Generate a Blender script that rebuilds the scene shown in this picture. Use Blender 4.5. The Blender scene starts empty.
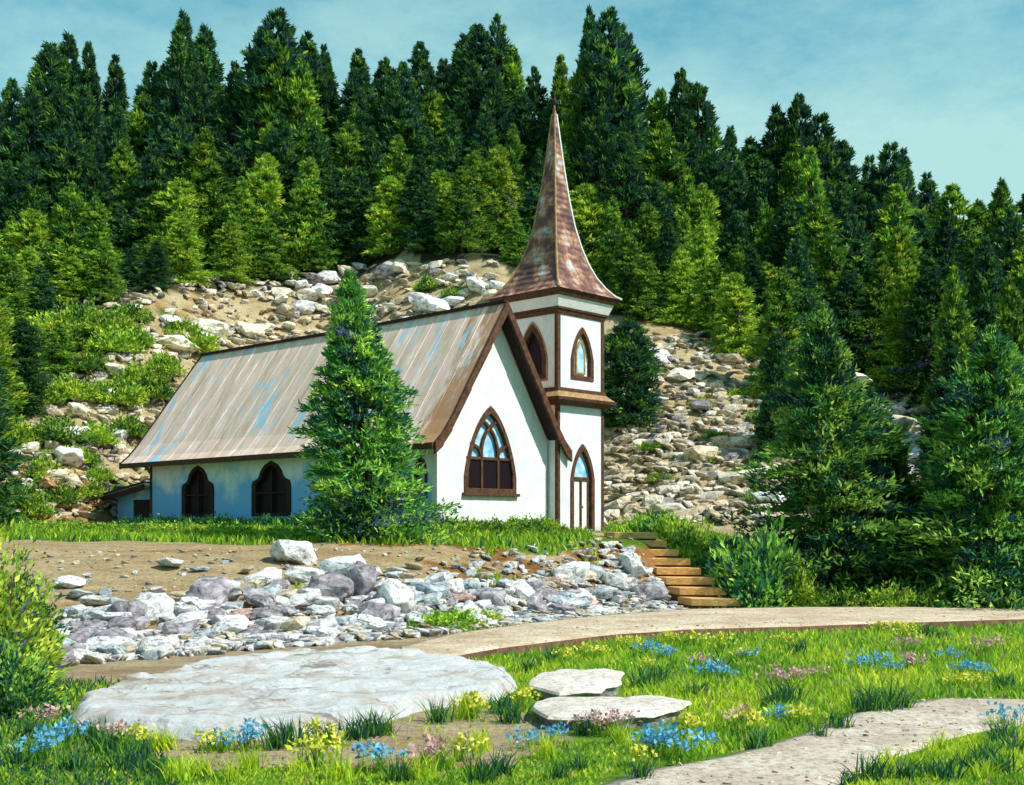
import bpy, bmesh, math, random
import numpy as np
from mathutils import Vector, Matrix, geometry, noise as mnoise

# ------------------------------------------------------------------ camera, sky, sun, exposure
S = bpy.context.scene
W_, H_ = 1024, 785
FOC, HORIZ, EYE = 1200.0, 525.0, 2.75
cam_d = bpy.data.cameras.new('camera'); cam = bpy.data.objects.new('camera', cam_d)
S.collection.objects.link(cam); S.camera = cam
cam_d.sensor_fit = 'HORIZONTAL'; cam_d.sensor_width = 36; cam_d.lens = FOC / W_ * 36
cam_d.shift_y = (HORIZ - H_ / 2) / W_
cam_d.clip_end = 3000
cam.location = (0, 0, EYE); cam.rotation_euler = (math.pi / 2, 0, 0)

SUN_AZ, SUN_EL = 117.0, 48.0           # azimuth clockwise from +Y
wd = bpy.data.worlds.new('World'); S.world = wd; wd.use_nodes = True
nt = wd.node_tree; nt.nodes.clear()
wo = nt.nodes.new('ShaderNodeOutputWorld'); bg = nt.nodes.new('ShaderNodeBackground')
sky = nt.nodes.new('ShaderNodeTexSky'); sky.sky_type = 'NISHITA'; sky.sun_disc = False
sky.sun_elevation = math.radians(SUN_EL); sky.sun_rotation = math.radians(SUN_AZ)
sky.air_density = 1.0; sky.dust_density = 0.6; sky.ozone_density = 1.2
tint = nt.nodes.new('ShaderNodeMix'); tint.data_type = 'RGBA'; tint.blend_type = 'MULTIPLY'; tint.inputs[0].default_value = 1
tint.inputs[7].default_value = (0.42, 1.28, 1.12, 1)
tc = nt.nodes.new('ShaderNodeTexCoord'); mp = nt.nodes.new('ShaderNodeMapping'); mp.inputs['Scale'].default_value = (2.2, 2.2, 5)
cn = nt.nodes.new('ShaderNodeTexNoise'); cn.inputs['Scale'].default_value = 2.2; cn.inputs['Detail'].default_value = 12; cn.inputs['Roughness'].default_value = .7
cr = nt.nodes.new('ShaderNodeValToRGB'); cr.color_ramp.elements[0].position = .34; cr.color_ramp.elements[1].position = .66
cr.color_ramp.elements[0].color = (.32, .32, .32, 1); cr.color_ramp.elements[1].color = (.95, .95, .95, 1)
cm = nt.nodes.new('ShaderNodeMix'); cm.data_type = 'RGBA'; cm.inputs[7].default_value = (3.5, 5.9, 5.8, 1)
L = nt.links.new
L(sky.outputs[0], tint.inputs[6]); L(tc.outputs['Generated'], mp.inputs[0]); L(mp.outputs[0], cn.inputs[0]); L(cn.outputs['Fac'], cr.inputs[0])
sxyz = nt.nodes.new('ShaderNodeSeparateXYZ'); L(tc.outputs['Generated'], sxyz.inputs[0])
el = nt.nodes.new('ShaderNodeMapRange'); el.inputs[1].default_value = .22; el.inputs[2].default_value = .42; el.inputs[3].default_value = .65; el.inputs[4].default_value = -.45
L(sxyz.outputs[2], el.inputs[0]); ad = nt.nodes.new('ShaderNodeMath'); ad.operation = 'ADD'; ad.use_clamp = True; L(el.outputs[0], ad.inputs[0]); L(cr.outputs[0], ad.inputs[1])
L(ad.outputs[0], cm.inputs[0]); L(tint.outputs[2], cm.inputs[6]); L(cm.outputs[2], bg.inputs[0]); L(bg.outputs[0], wo.inputs[0])
bg.inputs[1].default_value = 0.105
sl = bpy.data.lights.new('sun', 'SUN'); so = bpy.data.objects.new('sun', sl); S.collection.objects.link(so)
sl.energy = 4.8; sl.angle = math.radians(.5); sl.color = (1, .95, .89)
_a, _e = math.radians(SUN_AZ), math.radians(SUN_EL)
sdir = Vector((math.sin(_a) * math.cos(_e), math.cos(_a) * math.cos(_e), math.sin(_e)))
so.rotation_euler = sdir.to_track_quat('Z', 'Y').to_euler(); so.location = sdir * 200
S.view_settings.view_transform = 'Standard'; S.view_settings.look = 'None'; S.view_settings.exposure = 0.33; S.view_settings.gamma = 1
S.view_settings.use_curve_mapping = False
S.cycles.max_bounces = 6; S.cycles.diffuse_bounces = 3; S.cycles.transparent_max_bounces = 4

random.seed(7); R = np.random.default_rng(7)
COL = S.collection

# ------------------------------------------------------------------ helpers
def tag(o, label=None, cat=None, group=None, kind=None):
    if label: o['label'] = label
    if cat: o['category'] = cat
    if group: o['group'] = group
    if kind: o['kind'] = kind
    return o
def empty(name, loc, rz=0):
    o = bpy.data.objects.new(name, None); COL.objects.link(o); o.location = loc; o.rotation_euler = (0, 0, rz); o.empty_display_size = .3
    return o
def link(name, me, parent=None, loc=None):
    o = bpy.data.objects.new(name, me); COL.objects.link(o)
    if parent: o.parent = parent
    if loc is not None: o.location = loc
    return o
def mesh_np(name, V, F, mat, cols=None, smooth=False):
    """V (n,3), F (m,k) all same k, cols per-vertex (n,3)"""
    V = np.asarray(V, dtype=np.float32); F = np.asarray(F, dtype=np.int32)
    me = bpy.data.meshes.new(name); me.vertices.add(len(V)); me.vertices.foreach_set('co', V.ravel())
    m, k = F.shape
    me.loops.add(m * k); me.loops.foreach_set('vertex_index', F.ravel())
    me.polygons.add(m); me.polygons.foreach_set('loop_start', np.arange(0, m * k, k, dtype=np.int32))
    me.polygons.foreach_set('loop_total', np.full(m, k, dtype=np.int32))
    if smooth: me.polygons.foreach_set('use_smooth', np.ones(m, dtype=bool))
    me.update(calc_edges=True)
    if cols is not None:
        a = me.color_attributes.new('tone', 'FLOAT_COLOR', 'POINT')
        c = np.ones((len(V), 4), dtype=np.float32); c[:, :3] = cols; a.data.foreach_set('color', c.ravel())
    if mat: me.materials.append(mat)
    return me
class MB:
    def __init__(s): s.v = []; s.f = []
    def add(s, vs, fs):
        n = len(s.v); s.v += [tuple(v) for v in vs]; s.f += [tuple(i + n for i in f) for f in fs]; return s
    def hexa(s, p):   # 8 pts: bottom 0-3 ccw, top 4-7
        return s.add(p, [(3, 2, 1, 0), (4, 5, 6, 7), (0, 1, 5, 4), (1, 2, 6, 5), (2, 3, 7, 6), (3, 0, 4, 7)])
    def box(s, x0, y0, z0, x1, y1, z1):
        return s.hexa([(x0, y0, z0), (x1, y0, z0), (x1, y1, z0), (x0, y1, z0), (x0, y0, z1), (x1, y0, z1), (x1, y1, z1), (x0, y1, z1)])
    def bar(s, a, b, w, h, up=(0, 0, 1)):
        a, b = Vector(a), Vector(b); d = (b - a).normalized(); up = Vector(up)
        sd = d.cross(up)
        if sd.length < 1e-4: sd = d.cross(Vector((1, 0, 0)))
        sd.normalize(); u = sd.cross(d).normalized()
        c = [(-w / 2, -h / 2), (w / 2, -h / 2), (w / 2, h / 2), (-w / 2, h / 2)]
        return s.hexa([a + sd * x + u * y for x, y in c] + [b + sd * x + u * y for x, y in c])
    def tube(s, pts, rs, n=7):
        pts = [Vector(p) for p in pts]; rings = []
        vs = []
        for i, p in enumerate(pts):
            d = (pts[min(i + 1, len(pts) - 1)] - pts[max(i - 1, 0)]).normalized()
            a = d.cross(Vector((0.3, 1, 0.1))).normalized(); b = d.cross(a)
            for k in range(n):
                t = 2 * math.pi * k / n; vs.append(p + (a * math.cos(t) + b * math.sin(t)) * rs[i])
        fs = []
        for i in range(len(pts) - 1):
            for k in range(n):
                fs.append((i * n + k, i * n + (k + 1) % n, (i + 1) * n + (k + 1) % n, (i + 1) * n + k))
        fs.append(tuple(range(n - 1, -1, -1))); fs.append(tuple((len(pts) - 1) * n + k for k in range(n)))
        return s.add(vs, fs)
    def mesh(s, name, mat, bevel=0, smooth=False):
        me = bpy.data.meshes.new(name); me.from_pydata(s.v, [], s.f); 
        bm = bmesh.new(); bm.from_mesh(me)
        bmesh.ops.recalc_face_normals(bm, faces=bm.faces)
        if bevel:
            es = [e for e in bm.edges if len(e.link_faces) == 2 and e.calc_face_angle(0) > .6]
            bmesh.ops.bevel(bm, geom=es, offset=bevel, segments=1, affect='EDGES', clamp_overlap=True)
        bm.to_mesh(me); bm.free()
        if smooth: me.polygons.foreach_set('use_smooth', [True] * len(me.polygons))
        me.materials.append(mat); return me
    def build(s, name, mat, parent=None, bevel=0, smooth=False, loc=None):
        return link(name, s.mesh(name, mat, bevel, smooth), parent, loc)

# plane panel with holes: loops are (a,z); frame gives 3D
class Plane:
    def __init__(s, o, e, n): s.o, s.e, s.n = Vector(o), Vector(e), Vector(n)
    def __call__(s, a, z, d=0): return s.o + s.e * a + Vector((0, 0, 1)) * z + s.n * d
def panel(mb, pl, outer, holes, d0, d1):
    loops = [[Vector((a, z, 0)) for a, z in lp] for lp in [outer] + holes]
    tris = geometry.tessellate_polygon(loops)
    flat = [p for lp in loops for p in lp]; n = len(flat)
    vs = [pl(p.x, p.y, d0) for p in flat] + [pl(p.x, p.y, d1) for p in flat]
    fs = [tuple(t) for t in tris] + [tuple(i + n for i in t) for t in tris]
    k = 0
    for lp in loops:
        m = len(lp)
        for i in range(m): fs.append((k + i, k + (i + 1) % m, n + k + (i + 1) % m, n + k + i))
        k += m
    mb.add(vs, fs)
def arch(a0, a1, z0, z1, zs=None, n=9, g=0):
    """pointed arch outline grown by g; zs = spring height"""
    a0 -= g; a1 += g; z0 -= g; z1 += g * 1.3
    w = a1 - a0; c = (a0 + a1) / 2
    if zs is None: zs = z1 - w * .95
    pts = [(a0, z0), (a1, z0)]
    for i in range(n + 1):
        t = i / n * math.pi / 2
        x = 1 - math.cos(t)
        pts.append((a1 - (w / 2) * (1 - math.cos(t)) ** .9 if i else a1, zs + (z1 - zs) * math.sin(t) ** 1.0))
    right = pts[2:]
    # make it pointed: blend the quarter ellipse with a chord
    rr = []
    for i, (a, z) in enumerate(right):
        t = i / n; ca = a1 + (c - a1) * t; cz = zs + (z1 - zs) * t
        rr.append((a * .62 + ca * .38, z * .62 + cz * .38))
    left = [(2 * c - a, z) for a, z in rr[-2::-1]]
    return pts[:2] + rr + left
def shoulder(a0, a1, z0, z1, g=0):
    a0 -= g; a1 += g; z0 -= g; z1 += g; c = (a0 + a1) / 2; w = a1 - a0; h = z1 - z0
    half = [(.5, 0), (.5, .56), (.47, .64), (.36, .68), (.31, .72), (.27, .82), (.17, .93), (0, 1)]
    r = [(c + x * w, z0 + y * h) for x, y in half]; l = [(2 * c - a, z) for a, z in r[-2::-1]]
    return r + l
def at(px, py, Y): return Vector(((px - 512) / FOC * Y, Y, EYE + (HORIZ - py) / FOC * Y))
def gnd(px, py, z=0): 
    Y = (EYE - z) * FOC / (py - HORIZ); return ((px - 512) / FOC * Y, Y)
def proj(p): return 512 + p[0] / p[1] * FOC, HORIZ - (p[2] - EYE) / p[1] * FOC

# ------------------------------------------------------------------ materials
def nmat(name):
    m = bpy.data.materials.new(name); m.use_nodes = True; n = m.node_tree; b = n.nodes['Principled BSDF']
    return m, n, b
def mixc(n, fac, a, b, blend='MIX'):
    x = n.nodes.new('ShaderNodeMix'); x.data_type = 'RGBA'; x.blend_type = blend
    for i, v in ((0, fac), (6, a), (7, b)):
        if hasattr(v, 'default_value') or hasattr(v, 'is_linked'): n.links.new(v, x.inputs[i])
        else: x.inputs[i].default_value = v if i == 0 else (*v, 1)
    return x.outputs[2]
def tex(n, scale, detail=6, rough=.6, stretch=(1, 1, 1), coord='Object', kind='Noise', rot=(0, 0, 0)):
    c = n.nodes.new('ShaderNodeTexCoord'); m = n.nodes.new('ShaderNodeMapping'); m.inputs['Scale'].default_value = stretch; m.inputs['Rotation'].default_value = rot
    t = n.nodes.new('ShaderNodeTex' + kind); t.inputs['Scale'].default_value = scale
    if kind == 'Noise': t.inputs['Detail'].default_value = detail; t.inputs['Roughness'].default_value = rough
    n.links.new(c.outputs[coord], m.inputs[0]); n.links.new(m.outputs[0], t.inputs['Vector'])
    return t.outputs['Fac'] if kind == 'Noise' else t.outputs['Distance']
def ramp(n, src, stops):
    r = n.nodes.new('ShaderNodeValToRGB'); e = r.color_ramp.elements
    while len(e) < len(stops): e.new(.5)
    for i, (p, c) in enumerate(stops):
        e[i].position = p; e[i].color = (*c, 1) if hasattr(c, '__len__') else (c, c, c, 1)
    n.links.new(src, r.inputs[0]); return r.outputs[0]
def bump(n, b, src, strength=.3, dist=.05):
    x = n.nodes.new('ShaderNodeBump'); x.inputs['Strength'].default_value = strength; x.inputs['Distance'].default_value = dist
    n.links.new(src, x.inputs['Height']); n.links.new(x.outputs[0], b.inputs['Normal'])
def plain(name, c0, c1, scale=3, rough=.8, bs=.3, bd=.02, stretch=(1, 1, 1), lo=.35, hi=.65):
    m, n, b = nmat(name); t = tex(n, scale, stretch=stretch)
    n.links.new(ramp(n, t, [(lo, c0), (hi, c1)]), b.inputs['Base Color']); b.inputs['Roughness'].default_value = rough
    b.inputs['Specular IOR Level'].default_value = .25
    bump(n, b, t, bs, bd); return m
M = {}
M['plaster'] = None
m, n, b = nmat('white_plaster'); t = tex(n, 1.6); t2 = tex(n, 14)
c = ramp(n, t, [(.34, (.60, .68, .74)), (.5, (.74, .75, .74)), (.66, (.80, .80, .78))])
n.links.new(mixc(n, ramp(n, t2, [(.42, 0.0), (.70, .7)]), c, (.60, .58, .54)), b.inputs['Base Color']); b.inputs['Roughness'].default_value = .9
def weather(n, b):
    src = b.inputs['Base Color'].links[0].from_socket
    st = tex(n, 3.0, 6, .7, (1.6, 1.6, .16)); g_ = n.nodes.new('ShaderNodeTexCoord'); s_ = n.nodes.new('ShaderNodeSeparateXYZ'); n.links.new(g_.outputs['Object'], s_.inputs[0])
    c_ = mixc(n, ramp(n, st, [(.50, 0.0), (.68, .45)]), src, (.48, .46, .42))
    t_ = tex(n, 2.4, 6, .7); q = n.nodes.new('ShaderNodeMath'); q.operation = 'MULTIPLY_ADD'; q.inputs[1].default_value = .6; n.links.new(t_, q.inputs[0]); n.links.new(s_.outputs[2], q.inputs[2])
    c_ = mixc(n, ramp(n, q.outputs[0], [(.25, .8), (.75, 0.0)]), c_, (.40, .33, .25)); n.links.new(c_, b.inputs['Base Color'])
weather(n, b)
bump(n, b, t2, .8, .03); M['plaster'] = m
# the long wall's bluish shade is painted into its colour; blue shed shares it
m, n, b = nmat('blue_wall_painted_shade'); t = tex(n, .55, 5, .65); t2 = tex(n, 10)
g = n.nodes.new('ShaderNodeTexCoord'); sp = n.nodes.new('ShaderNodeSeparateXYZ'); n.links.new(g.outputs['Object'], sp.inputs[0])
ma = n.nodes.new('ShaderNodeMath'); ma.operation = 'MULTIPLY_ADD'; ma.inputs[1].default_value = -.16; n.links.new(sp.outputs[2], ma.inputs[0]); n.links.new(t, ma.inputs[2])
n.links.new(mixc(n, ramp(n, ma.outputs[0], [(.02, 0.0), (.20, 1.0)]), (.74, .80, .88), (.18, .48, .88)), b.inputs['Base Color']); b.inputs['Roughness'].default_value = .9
weather(n, b); bump(n, b, t2, .7, .03); M['shade_blue'] = m
M['brown'] = plain('brown_timber', (.045, .018, .010), (.12, .055, .028), 6, .75, .4, .02, (1, 1, 1))
M['dark'] = plain('dark_timber', (.018, .010, .012), (.045, .022, .020), 5, .8, .4)
M['rim'] = plain('honey_timber', (.22, .12, .05), (.42, .27, .13), 6, .75)
M['wht'] = plain('white_painted_timber', (.62, .62, .58), (.82, .82, .80), 9, .7, .2)
m, n, b = nmat('window_glass'); t = tex(n, 1.2)
n.links.new(ramp(n, t, [(.4, (.02, .05, .09)), (.62, (.10, .28, .45))]), b.inputs['Base Color']); b.inputs['Roughness'].default_value = .12; b.inputs['Specular IOR Level'].default_value = .9
M['glass'] = m
m, n, b = nmat('dark_window_glass'); b.inputs['Base Color'].default_value = (.012, .006, .010, 1); b.inputs['Roughness'].default_value = .5; b.inputs['Specular IOR Level'].default_value = .12
M['dglass'] = m
m, n, b = nmat('blue_stained_glass'); t = tex(n, 2.5)
n.links.new(ramp(n, t, [(.35, (.16, .42, .66)), (.6, (.50, .72, .84)), (.7, (.72, .82, .85))]), b.inputs['Base Color']); b.inputs['Roughness'].default_value = .2
M['bglass'] = m
# weathered sheet roof, streaked down the slope
m, n, b = nmat('weathered_sheet_roof'); t = tex(n, 1.0, 8, .75, (.35, 1.7, .35)); t2 = tex(n, .8, 6, .7, (.5, 1.3, .5)); t3 = tex(n, 1.0, 4, .7, (.35, 4.5, .35))
c = ramp(n, t, [(.28, (.40, .27, .20)), (.40, (.62, .46, .35)), (.50, (.74, .55, .45)), (.57, (.86, .60, .52)), (.66, (.88, .85, .80))])
c = mixc(n, ramp(n, t2, [(.55, 0.0), (.63, .9)]), c, (.25, .56, .76))
c = mixc(n, ramp(n, t3, [(.60, 0.0), (.68, .8)]), c, (.70, .36, .27))
tc_ = n.nodes.new('ShaderNodeTexCoord'); sp = n.nodes.new('ShaderNodeSeparateXYZ'); n.links.new(tc_.outputs['Object'], sp.inputs[0])
ma = n.nodes.new('ShaderNodeMath'); ma.operation = 'MULTIPLY_ADD'; ma.inputs[1].default_value = .12; n.links.new(sp.outputs[1], ma.inputs[0]); n.links.new(t, ma.inputs[2])
c = mixc(n, ramp(n, ma.outputs[0], [(.50, .75), (.58, 0.0)]), c, (.42, .17, .05))
n.links.new(c, b.inputs['Base Color']); b.inputs['Roughness'].default_value = .7; b.inputs['Specular IOR Level'].default_value = .3; bump(n, b, t, .3, .03); M['roof'] = m
m, n, b = nmat('rusty_spire_shingles'); t = tex(n, 1.1, 6, .7, (1, 1, 1.0)); t2 = tex(n, 2.6, 5, .6, (1, 1, 1.6))
c = ramp(n, t, [(.36, (.055, .022, .025)), (.48, (.15, .065, .05)), (.56, (.40, .20, .11)), (.63, (.36, .42, .46)), (.72, (.74, .64, .52))])
w = n.nodes.new('ShaderNodeTexWave'); w.bands_direction = 'Z'; w.inputs['Scale'].default_value = 1.15; w.inputs['Distortion'].default_value = 1.2; w.inputs['Detail'].default_value = 3
tcc = n.nodes.new('ShaderNodeTexCoord'); n.links.new(tcc.outputs['Object'], w.inputs['Vector'])
c = mixc(n, ramp(n, t2, [(.55, 0.0), (.68, .8)]), c, (.10, .04, .04))
n.links.new(c, b.inputs['Base Color']); b.inputs['Roughness'].default_value = .8; bump(n, b, w.outputs['Fac'], .6, .05); M['spire'] = m
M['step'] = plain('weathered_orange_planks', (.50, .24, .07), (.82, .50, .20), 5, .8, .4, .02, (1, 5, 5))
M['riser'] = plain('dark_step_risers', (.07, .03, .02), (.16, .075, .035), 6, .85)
# ground
m, n, b = nmat('ground_cover'); a = n.nodes.new('ShaderNodeVertexColor'); a.layer_name = 'tone'
t = tex(n, 1.5, 9, .75, (.6, 1.2, 1)); t2 = tex(n, .5, 7, .7, (.5, 1.3, 1)); t3 = tex(n, 8, 6, .75)
c = mixc(n, .8, a.outputs[0], ramp(n, t, [(.3, (.62, .60, .60)), (.52, (1, 1, 1)), (.75, (1.28, 1.25, 1.15))]), 'MULTIPLY')
c = mixc(n, .9, c, ramp(n, t3, [(.36, (.55, .50, .48)), (.48, (1, 1, 1)), (.66, (1.25, 1.24, 1.2))]), 'MULTIPLY')
c = mixc(n, .9, c, ramp(n, t2, [(.36, (.74, .60, .46)), (.50, (1, 1, 1)), (.64, (1.15, 1.18, 1.2))]), 'MULTIPLY')
n.links.new(c, b.inputs['Base Color']); b.inputs['Roughness'].default_value = .95; b.inputs['Specular IOR Level'].default_value = .1; bump(n, b, t3, 1.0, .14); M['ground'] = m
def dirt(name, c0, c1, c2):
    m, n, b = nmat(name); t = tex(n, .8, 10, .78, (.8, .8, 1)); t2 = tex(n, 11, 8, .8); t3 = tex(n, 2.2, 8, .75, (.8, .9, 1))
    c = ramp(n, t, [(.32, c0), (.5, c1), (.66, c2)])
    c = mixc(n, ramp(n, t3, [(.5, 0.0), (.66, .5)]), c, c0)
    c = mixc(n, ramp(n, t2, [(.40, .8), (.52, 0.0)]), c, tuple(v * .6 for v in c0))
    n.links.new(c, b.inputs['Base Color']); b.inputs['Roughness'].default_value = .95; b.inputs['Specular IOR Level'].default_value = .1; bump(n, b, t2, .6, .04); return m
M['road'] = dirt('pale_dirt_road', (.36, .25, .15), (.60, .48, .34), (.72, .64, .52))
M['path'] = dirt('sandy_path', (.36, .28, .21), (.58, .48, .39), (.70, .62, .54))
M['soil'] = plain('dark_cut_soil', (.07, .035, .025), (.16, .085, .05), 5, .95, .8, .08)
def rockmat(name, cs, crack=(.10, .08, .09)):
    m, n, b = nmat(name); oi = n.nodes.new('ShaderNodeObjectInfo'); t = tex(n, 2.2, 7, .65); t2 = tex(n, 5.5, 6, .7); t3 = tex(n, 18, 4, .7)
    c = ramp(n, t, [(.34, cs[0]), (.5, cs[1]), (.64, cs[2])])
    c = mixc(n, ramp(n, t2, [(.38, .9), (.48, 0.0)]), c, crack)
    hv = n.nodes.new('ShaderNodeHueSaturation'); mr = n.nodes.new('ShaderNodeMapRange'); mr.inputs[3].default_value = .78; mr.inputs[4].default_value = 1.12
    n.links.new(oi.outputs['Random'], mr.inputs[0]); n.links.new(mr.outputs[0], hv.inputs['Value']); n.links.new(c, hv.inputs['Color'])
    n.links.new(hv.outputs[0], b.inputs['Base Color']); b.inputs['Roughness'].default_value = .9; b.inputs['Specular IOR Level'].default_value = .2; bump(n, b, t2, 1.0, .10); return m
ROCK = {'pale': rockmat('pale_limestone', ((.56, .56, .56), (.78, .77, .75), (.87, .86, .84)), (.20, .17, .19)),
        'mauve': rockmat('mauve_grey_stone', ((.18, .15, .17), (.36, .32, .35), (.56, .53, .54))),
        'blue-grey': rockmat('blue_grey_stone', ((.24, .30, .35), (.44, .50, .53), (.62, .66, .67))),
        'tan': rockmat('tan_stone', ((.46, .36, .22), (.66, .54, .37), (.78, .70, .54)), (.20, .13, .07)),
        'rusty': rockmat('rusty_brown_stone', ((.20, .10, .05), (.42, .24, .11), (.66, .48, .28)), (.10, .05, .03)),
        'cream': rockmat('cream_stone', ((.60, .52, .38), (.78, .71, .57), (.86, .82, .72)), (.34, .26, .17)),
        'pinkish': rockmat('pinkish_stone', ((.42, .24, .19), (.62, .40, .33), (.70, .52, .44)))}
m, n, b = nmat('white_bedrock'); t = tex(n, 1.0, 8, .72, (.8, 1.3, 1)); t2 = tex(n, 1.6, 10, .78, (.6, 1.3, 1)); t3 = tex(n, 14, 5, .7)
cdn = n.nodes.new('ShaderNodeTexCoord'); nz = n.nodes.new('ShaderNodeTexNoise'); nz.inputs['Scale'].default_value = 1.3; nz.inputs['Detail'].default_value = 6; vm = n.nodes.new('ShaderNodeMixRGB'); vm.inputs[0].default_value = .6
n.links.new(cdn.outputs['Object'], nz.inputs[0]); n.links.new(cdn.outputs['Object'], vm.inputs[1]); n.links.new(nz.outputs['Color'], vm.inputs[2])
vo = n.nodes.new('ShaderNodeTexVoronoi'); vo.feature = 'DISTANCE_TO_EDGE'; vo.inputs['Scale'].default_value = .7; n.links.new(vm.outputs[0], vo.inputs['Vector'])
c = ramp(n, t, [(.32, (.46, .35, .26)), (.42, (.68, .60, .53)), (.50, (.76, .75, .74)), (.70, (.83, .83, .84))])
c = mixc(n, ramp(n, t2, [(.38, .85), (.45, 0.0)]), c, (.24, .17, .13)); c = mixc(n, ramp(n, t3, [(.38, .45), (.5, 0.0)]), c, (.42, .46, .50))
n.links.new(c, b.inputs['Base Color']); c = mixc(n, ramp(n, vo.outputs['Distance'], [(.002, .5), (.018, 0.0)]), c, (.20, .14, .11)); n.links.new(c, b.inputs['Base Color'])
b.inputs['Roughness'].default_value = .9; bump(n, b, t2, 1.0, .2); M['outcrop'] = m
M['slab'] = dirt('pale_slab_stone', (.50, .40, .32), (.70, .64, .58), (.80, .77, .74))
M['bark'] = plain('conifer_bark', (.05, .030, .022), (.13, .085, .06), 4, .9, .6, .05, (1, 1, .3))
def leafmat(name, trans=.25, var=.25):
    m, n, b = nmat(name); a = n.nodes.new('ShaderNodeVertexColor'); a.layer_name = 'tone'
    oi = n.nodes.new('ShaderNodeObjectInfo'); hv = n.nodes.new('ShaderNodeHueSaturation')
    mr = n.nodes.new('ShaderNodeMapRange'); mr.inputs[3].default_value = 1 - var; mr.inputs[4].default_value = 1 + var
    n.links.new(oi.outputs['Random'], mr.inputs[0]); n.links.new(mr.outputs[0], hv.inputs['Value']); n.links.new(a.outputs[0], hv.inputs['Color'])
    n.links.new(hv.outputs[0], b.inputs['Base Color']); b.inputs['Roughness'].default_value = .75; b.inputs['Specular IOR Level'].default_value = .12
    tr = n.nodes.new('ShaderNodeBsdfTranslucent'); n.links.new(hv.outputs[0], tr.inputs[0]); mx = n.nodes.new('ShaderNodeMixShader'); mx.inputs[0].default_value = trans
    n.links.new(b.outputs[0], mx.inputs[1]); n.links.new(tr.outputs[0], mx.inputs[2]); n.links.new(mx.outputs[0], n.nodes['Material Output'].inputs[0]); return m
M['leaf'] = leafmat('conifer_needles', .4); M['shrub'] = leafmat('shrub_leaves', .4, .15); M['grass'] = leafmat('grass_blades', .5, 0)
M['petal'] = leafmat('flower_petals', .3, 0)

# ------------------------------------------------------------------ ground shape
def lin(x, pts): return np.interp(x, [p[0] for p in pts], [p[1] for p in pts])
def sst(t): t = np.clip(t, 0, 1); return t * t * (3 - 2 * t)
_ph = R.uniform(0, 6.28, (14, 2)); _fr = R.normal(0, 1, (14, 2))
def wob(X, Y, scale, k0=0):
    s = 0
    for i in range(7):
        j = (i + k0) % 14; f = _fr[j] / scale * (1 + .35 * i)
        s = s + np.sin(X * f[0] + Y * f[1] + _ph[j][0]) * np.cos(Y * f[0] * .7 - X * f[1] * .6 + _ph[j][1]) / (1 + .4 * i)
    return s / 3.2
TOE = [(-60, 22), (-20, 22.5), (-8.5, 24), (-2.7, 29.5), (0, 32.5), (5.0, 37.6), (7.5, 40), (60, 40)]
TOP = [(-60, 44), (-8, 41), (-2.7, 39.5), (0, 40.5), (4.6, 43.8), (7.5, 51), (60, 50)]
FOOT = [(-80, 50), (-32, 52), (-24, 54), (-19, 62), (-13, 66), (-5, 60.5), (2, 55.5), (8, 52), (20, 49), (80, 46)]
SLOPE = [(-80, .46), (-38, .52), (-27, .62), (-20, .72), (-13, .80), (-8, .84), (-1, .76), (6, .60), (14, .49), (24, .38), (80, .22)]
def hgt(X, Y):
    X = np.asarray(X, float); Y = np.asarray(Y, float)
    ty, py_ = lin(X, TOE), lin(X, TOP)
    z = 2.25 * sst((Y - ty) / (py_ - ty)) + .25 * sst((Y - py_) / 6)
    z = z + (.07 * wob(X, Y, 1.3) + .10 * wob(X, Y, 3.5, 5)) * sst((Y - ty) / 3)
    z = z + .02 * wob(X, Y, .9, 3)
    d = Y - lin(X, FOOT); s = lin(X, SLOPE)
    dd = np.clip(d, 0, None); run = np.minimum(dd, 27); 
    hill = s * (run - 2.2 * (1 - np.exp(-run / 2.2))) + np.clip(dd - 27, 0, 60) * s * .42 - np.clip(dd - 80, 0, None) * .1
    rough = sst(dd / 5)
    z = z + hill + rough * (.55 * wob(X, Y, 4, 2) + .22 * wob(X, Y, 1.5, 8) + .9 * wob(X, Y, 13, 4))
    return np.maximum(z, -3)
def h1(x, y): return float(hgt(x, y))
_G = {}
def hfast(x, y):
    return _G['f'](x, y)

def poly_world(pts, z=0): return [gnd(px, py, z) for px, py in pts]
def inside(P, X, Y):
    r = np.zeros(np.shape(X), bool); n = len(P)
    for i in range(n):
        x0, y0 = P[i]; x1, y1 = P[(i + 1) % n]
        if y0 == y1: continue
        c = ((y0 > Y) != (y1 > Y)) & (X < (x1 - x0) * (Y - y0) / (y1 - y0) + x0)
        r ^= c
    return r
PATH = poly_world([(560, 800), (640, 772), (720, 757), (800, 735), (860, 711), (940, 698), (1010, 699), (1200, 706), (1300, 735), (1100, 733), (1010, 727), (940, 741), (870, 766), (810, 800)])
ROAD_U = [(400, 655), (425, 648), (450, 641), (520, 630), (600, 621), (690, 614), (800, 612), (900, 612), (1030, 614), (1400, 618)]
ROAD_L = [(415, 676), (445, 667), (500, 656), (560, 648), (620, 641), (690, 636), (800, 633), (900, 629), (1030, 625), (1400, 634)]
ROAD = poly_world(ROAD_U + ROAD_L[::-1])
BARE = poly_world([(150, 752), (200, 733), (260, 740), (330, 728), (430, 703), (525, 712), (570, 742), (520, 768), (400, 774), (300, 768), (200, 772)])
OUT = poly_world([(75, 690), (120, 676), (200, 660), (300, 654), (400, 652), (470, 658), (512, 668), (517, 680), (500, 690), (430, 697), (400, 706), (330, 720), (230, 726), (130, 724), (70, 712)], .2)

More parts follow.
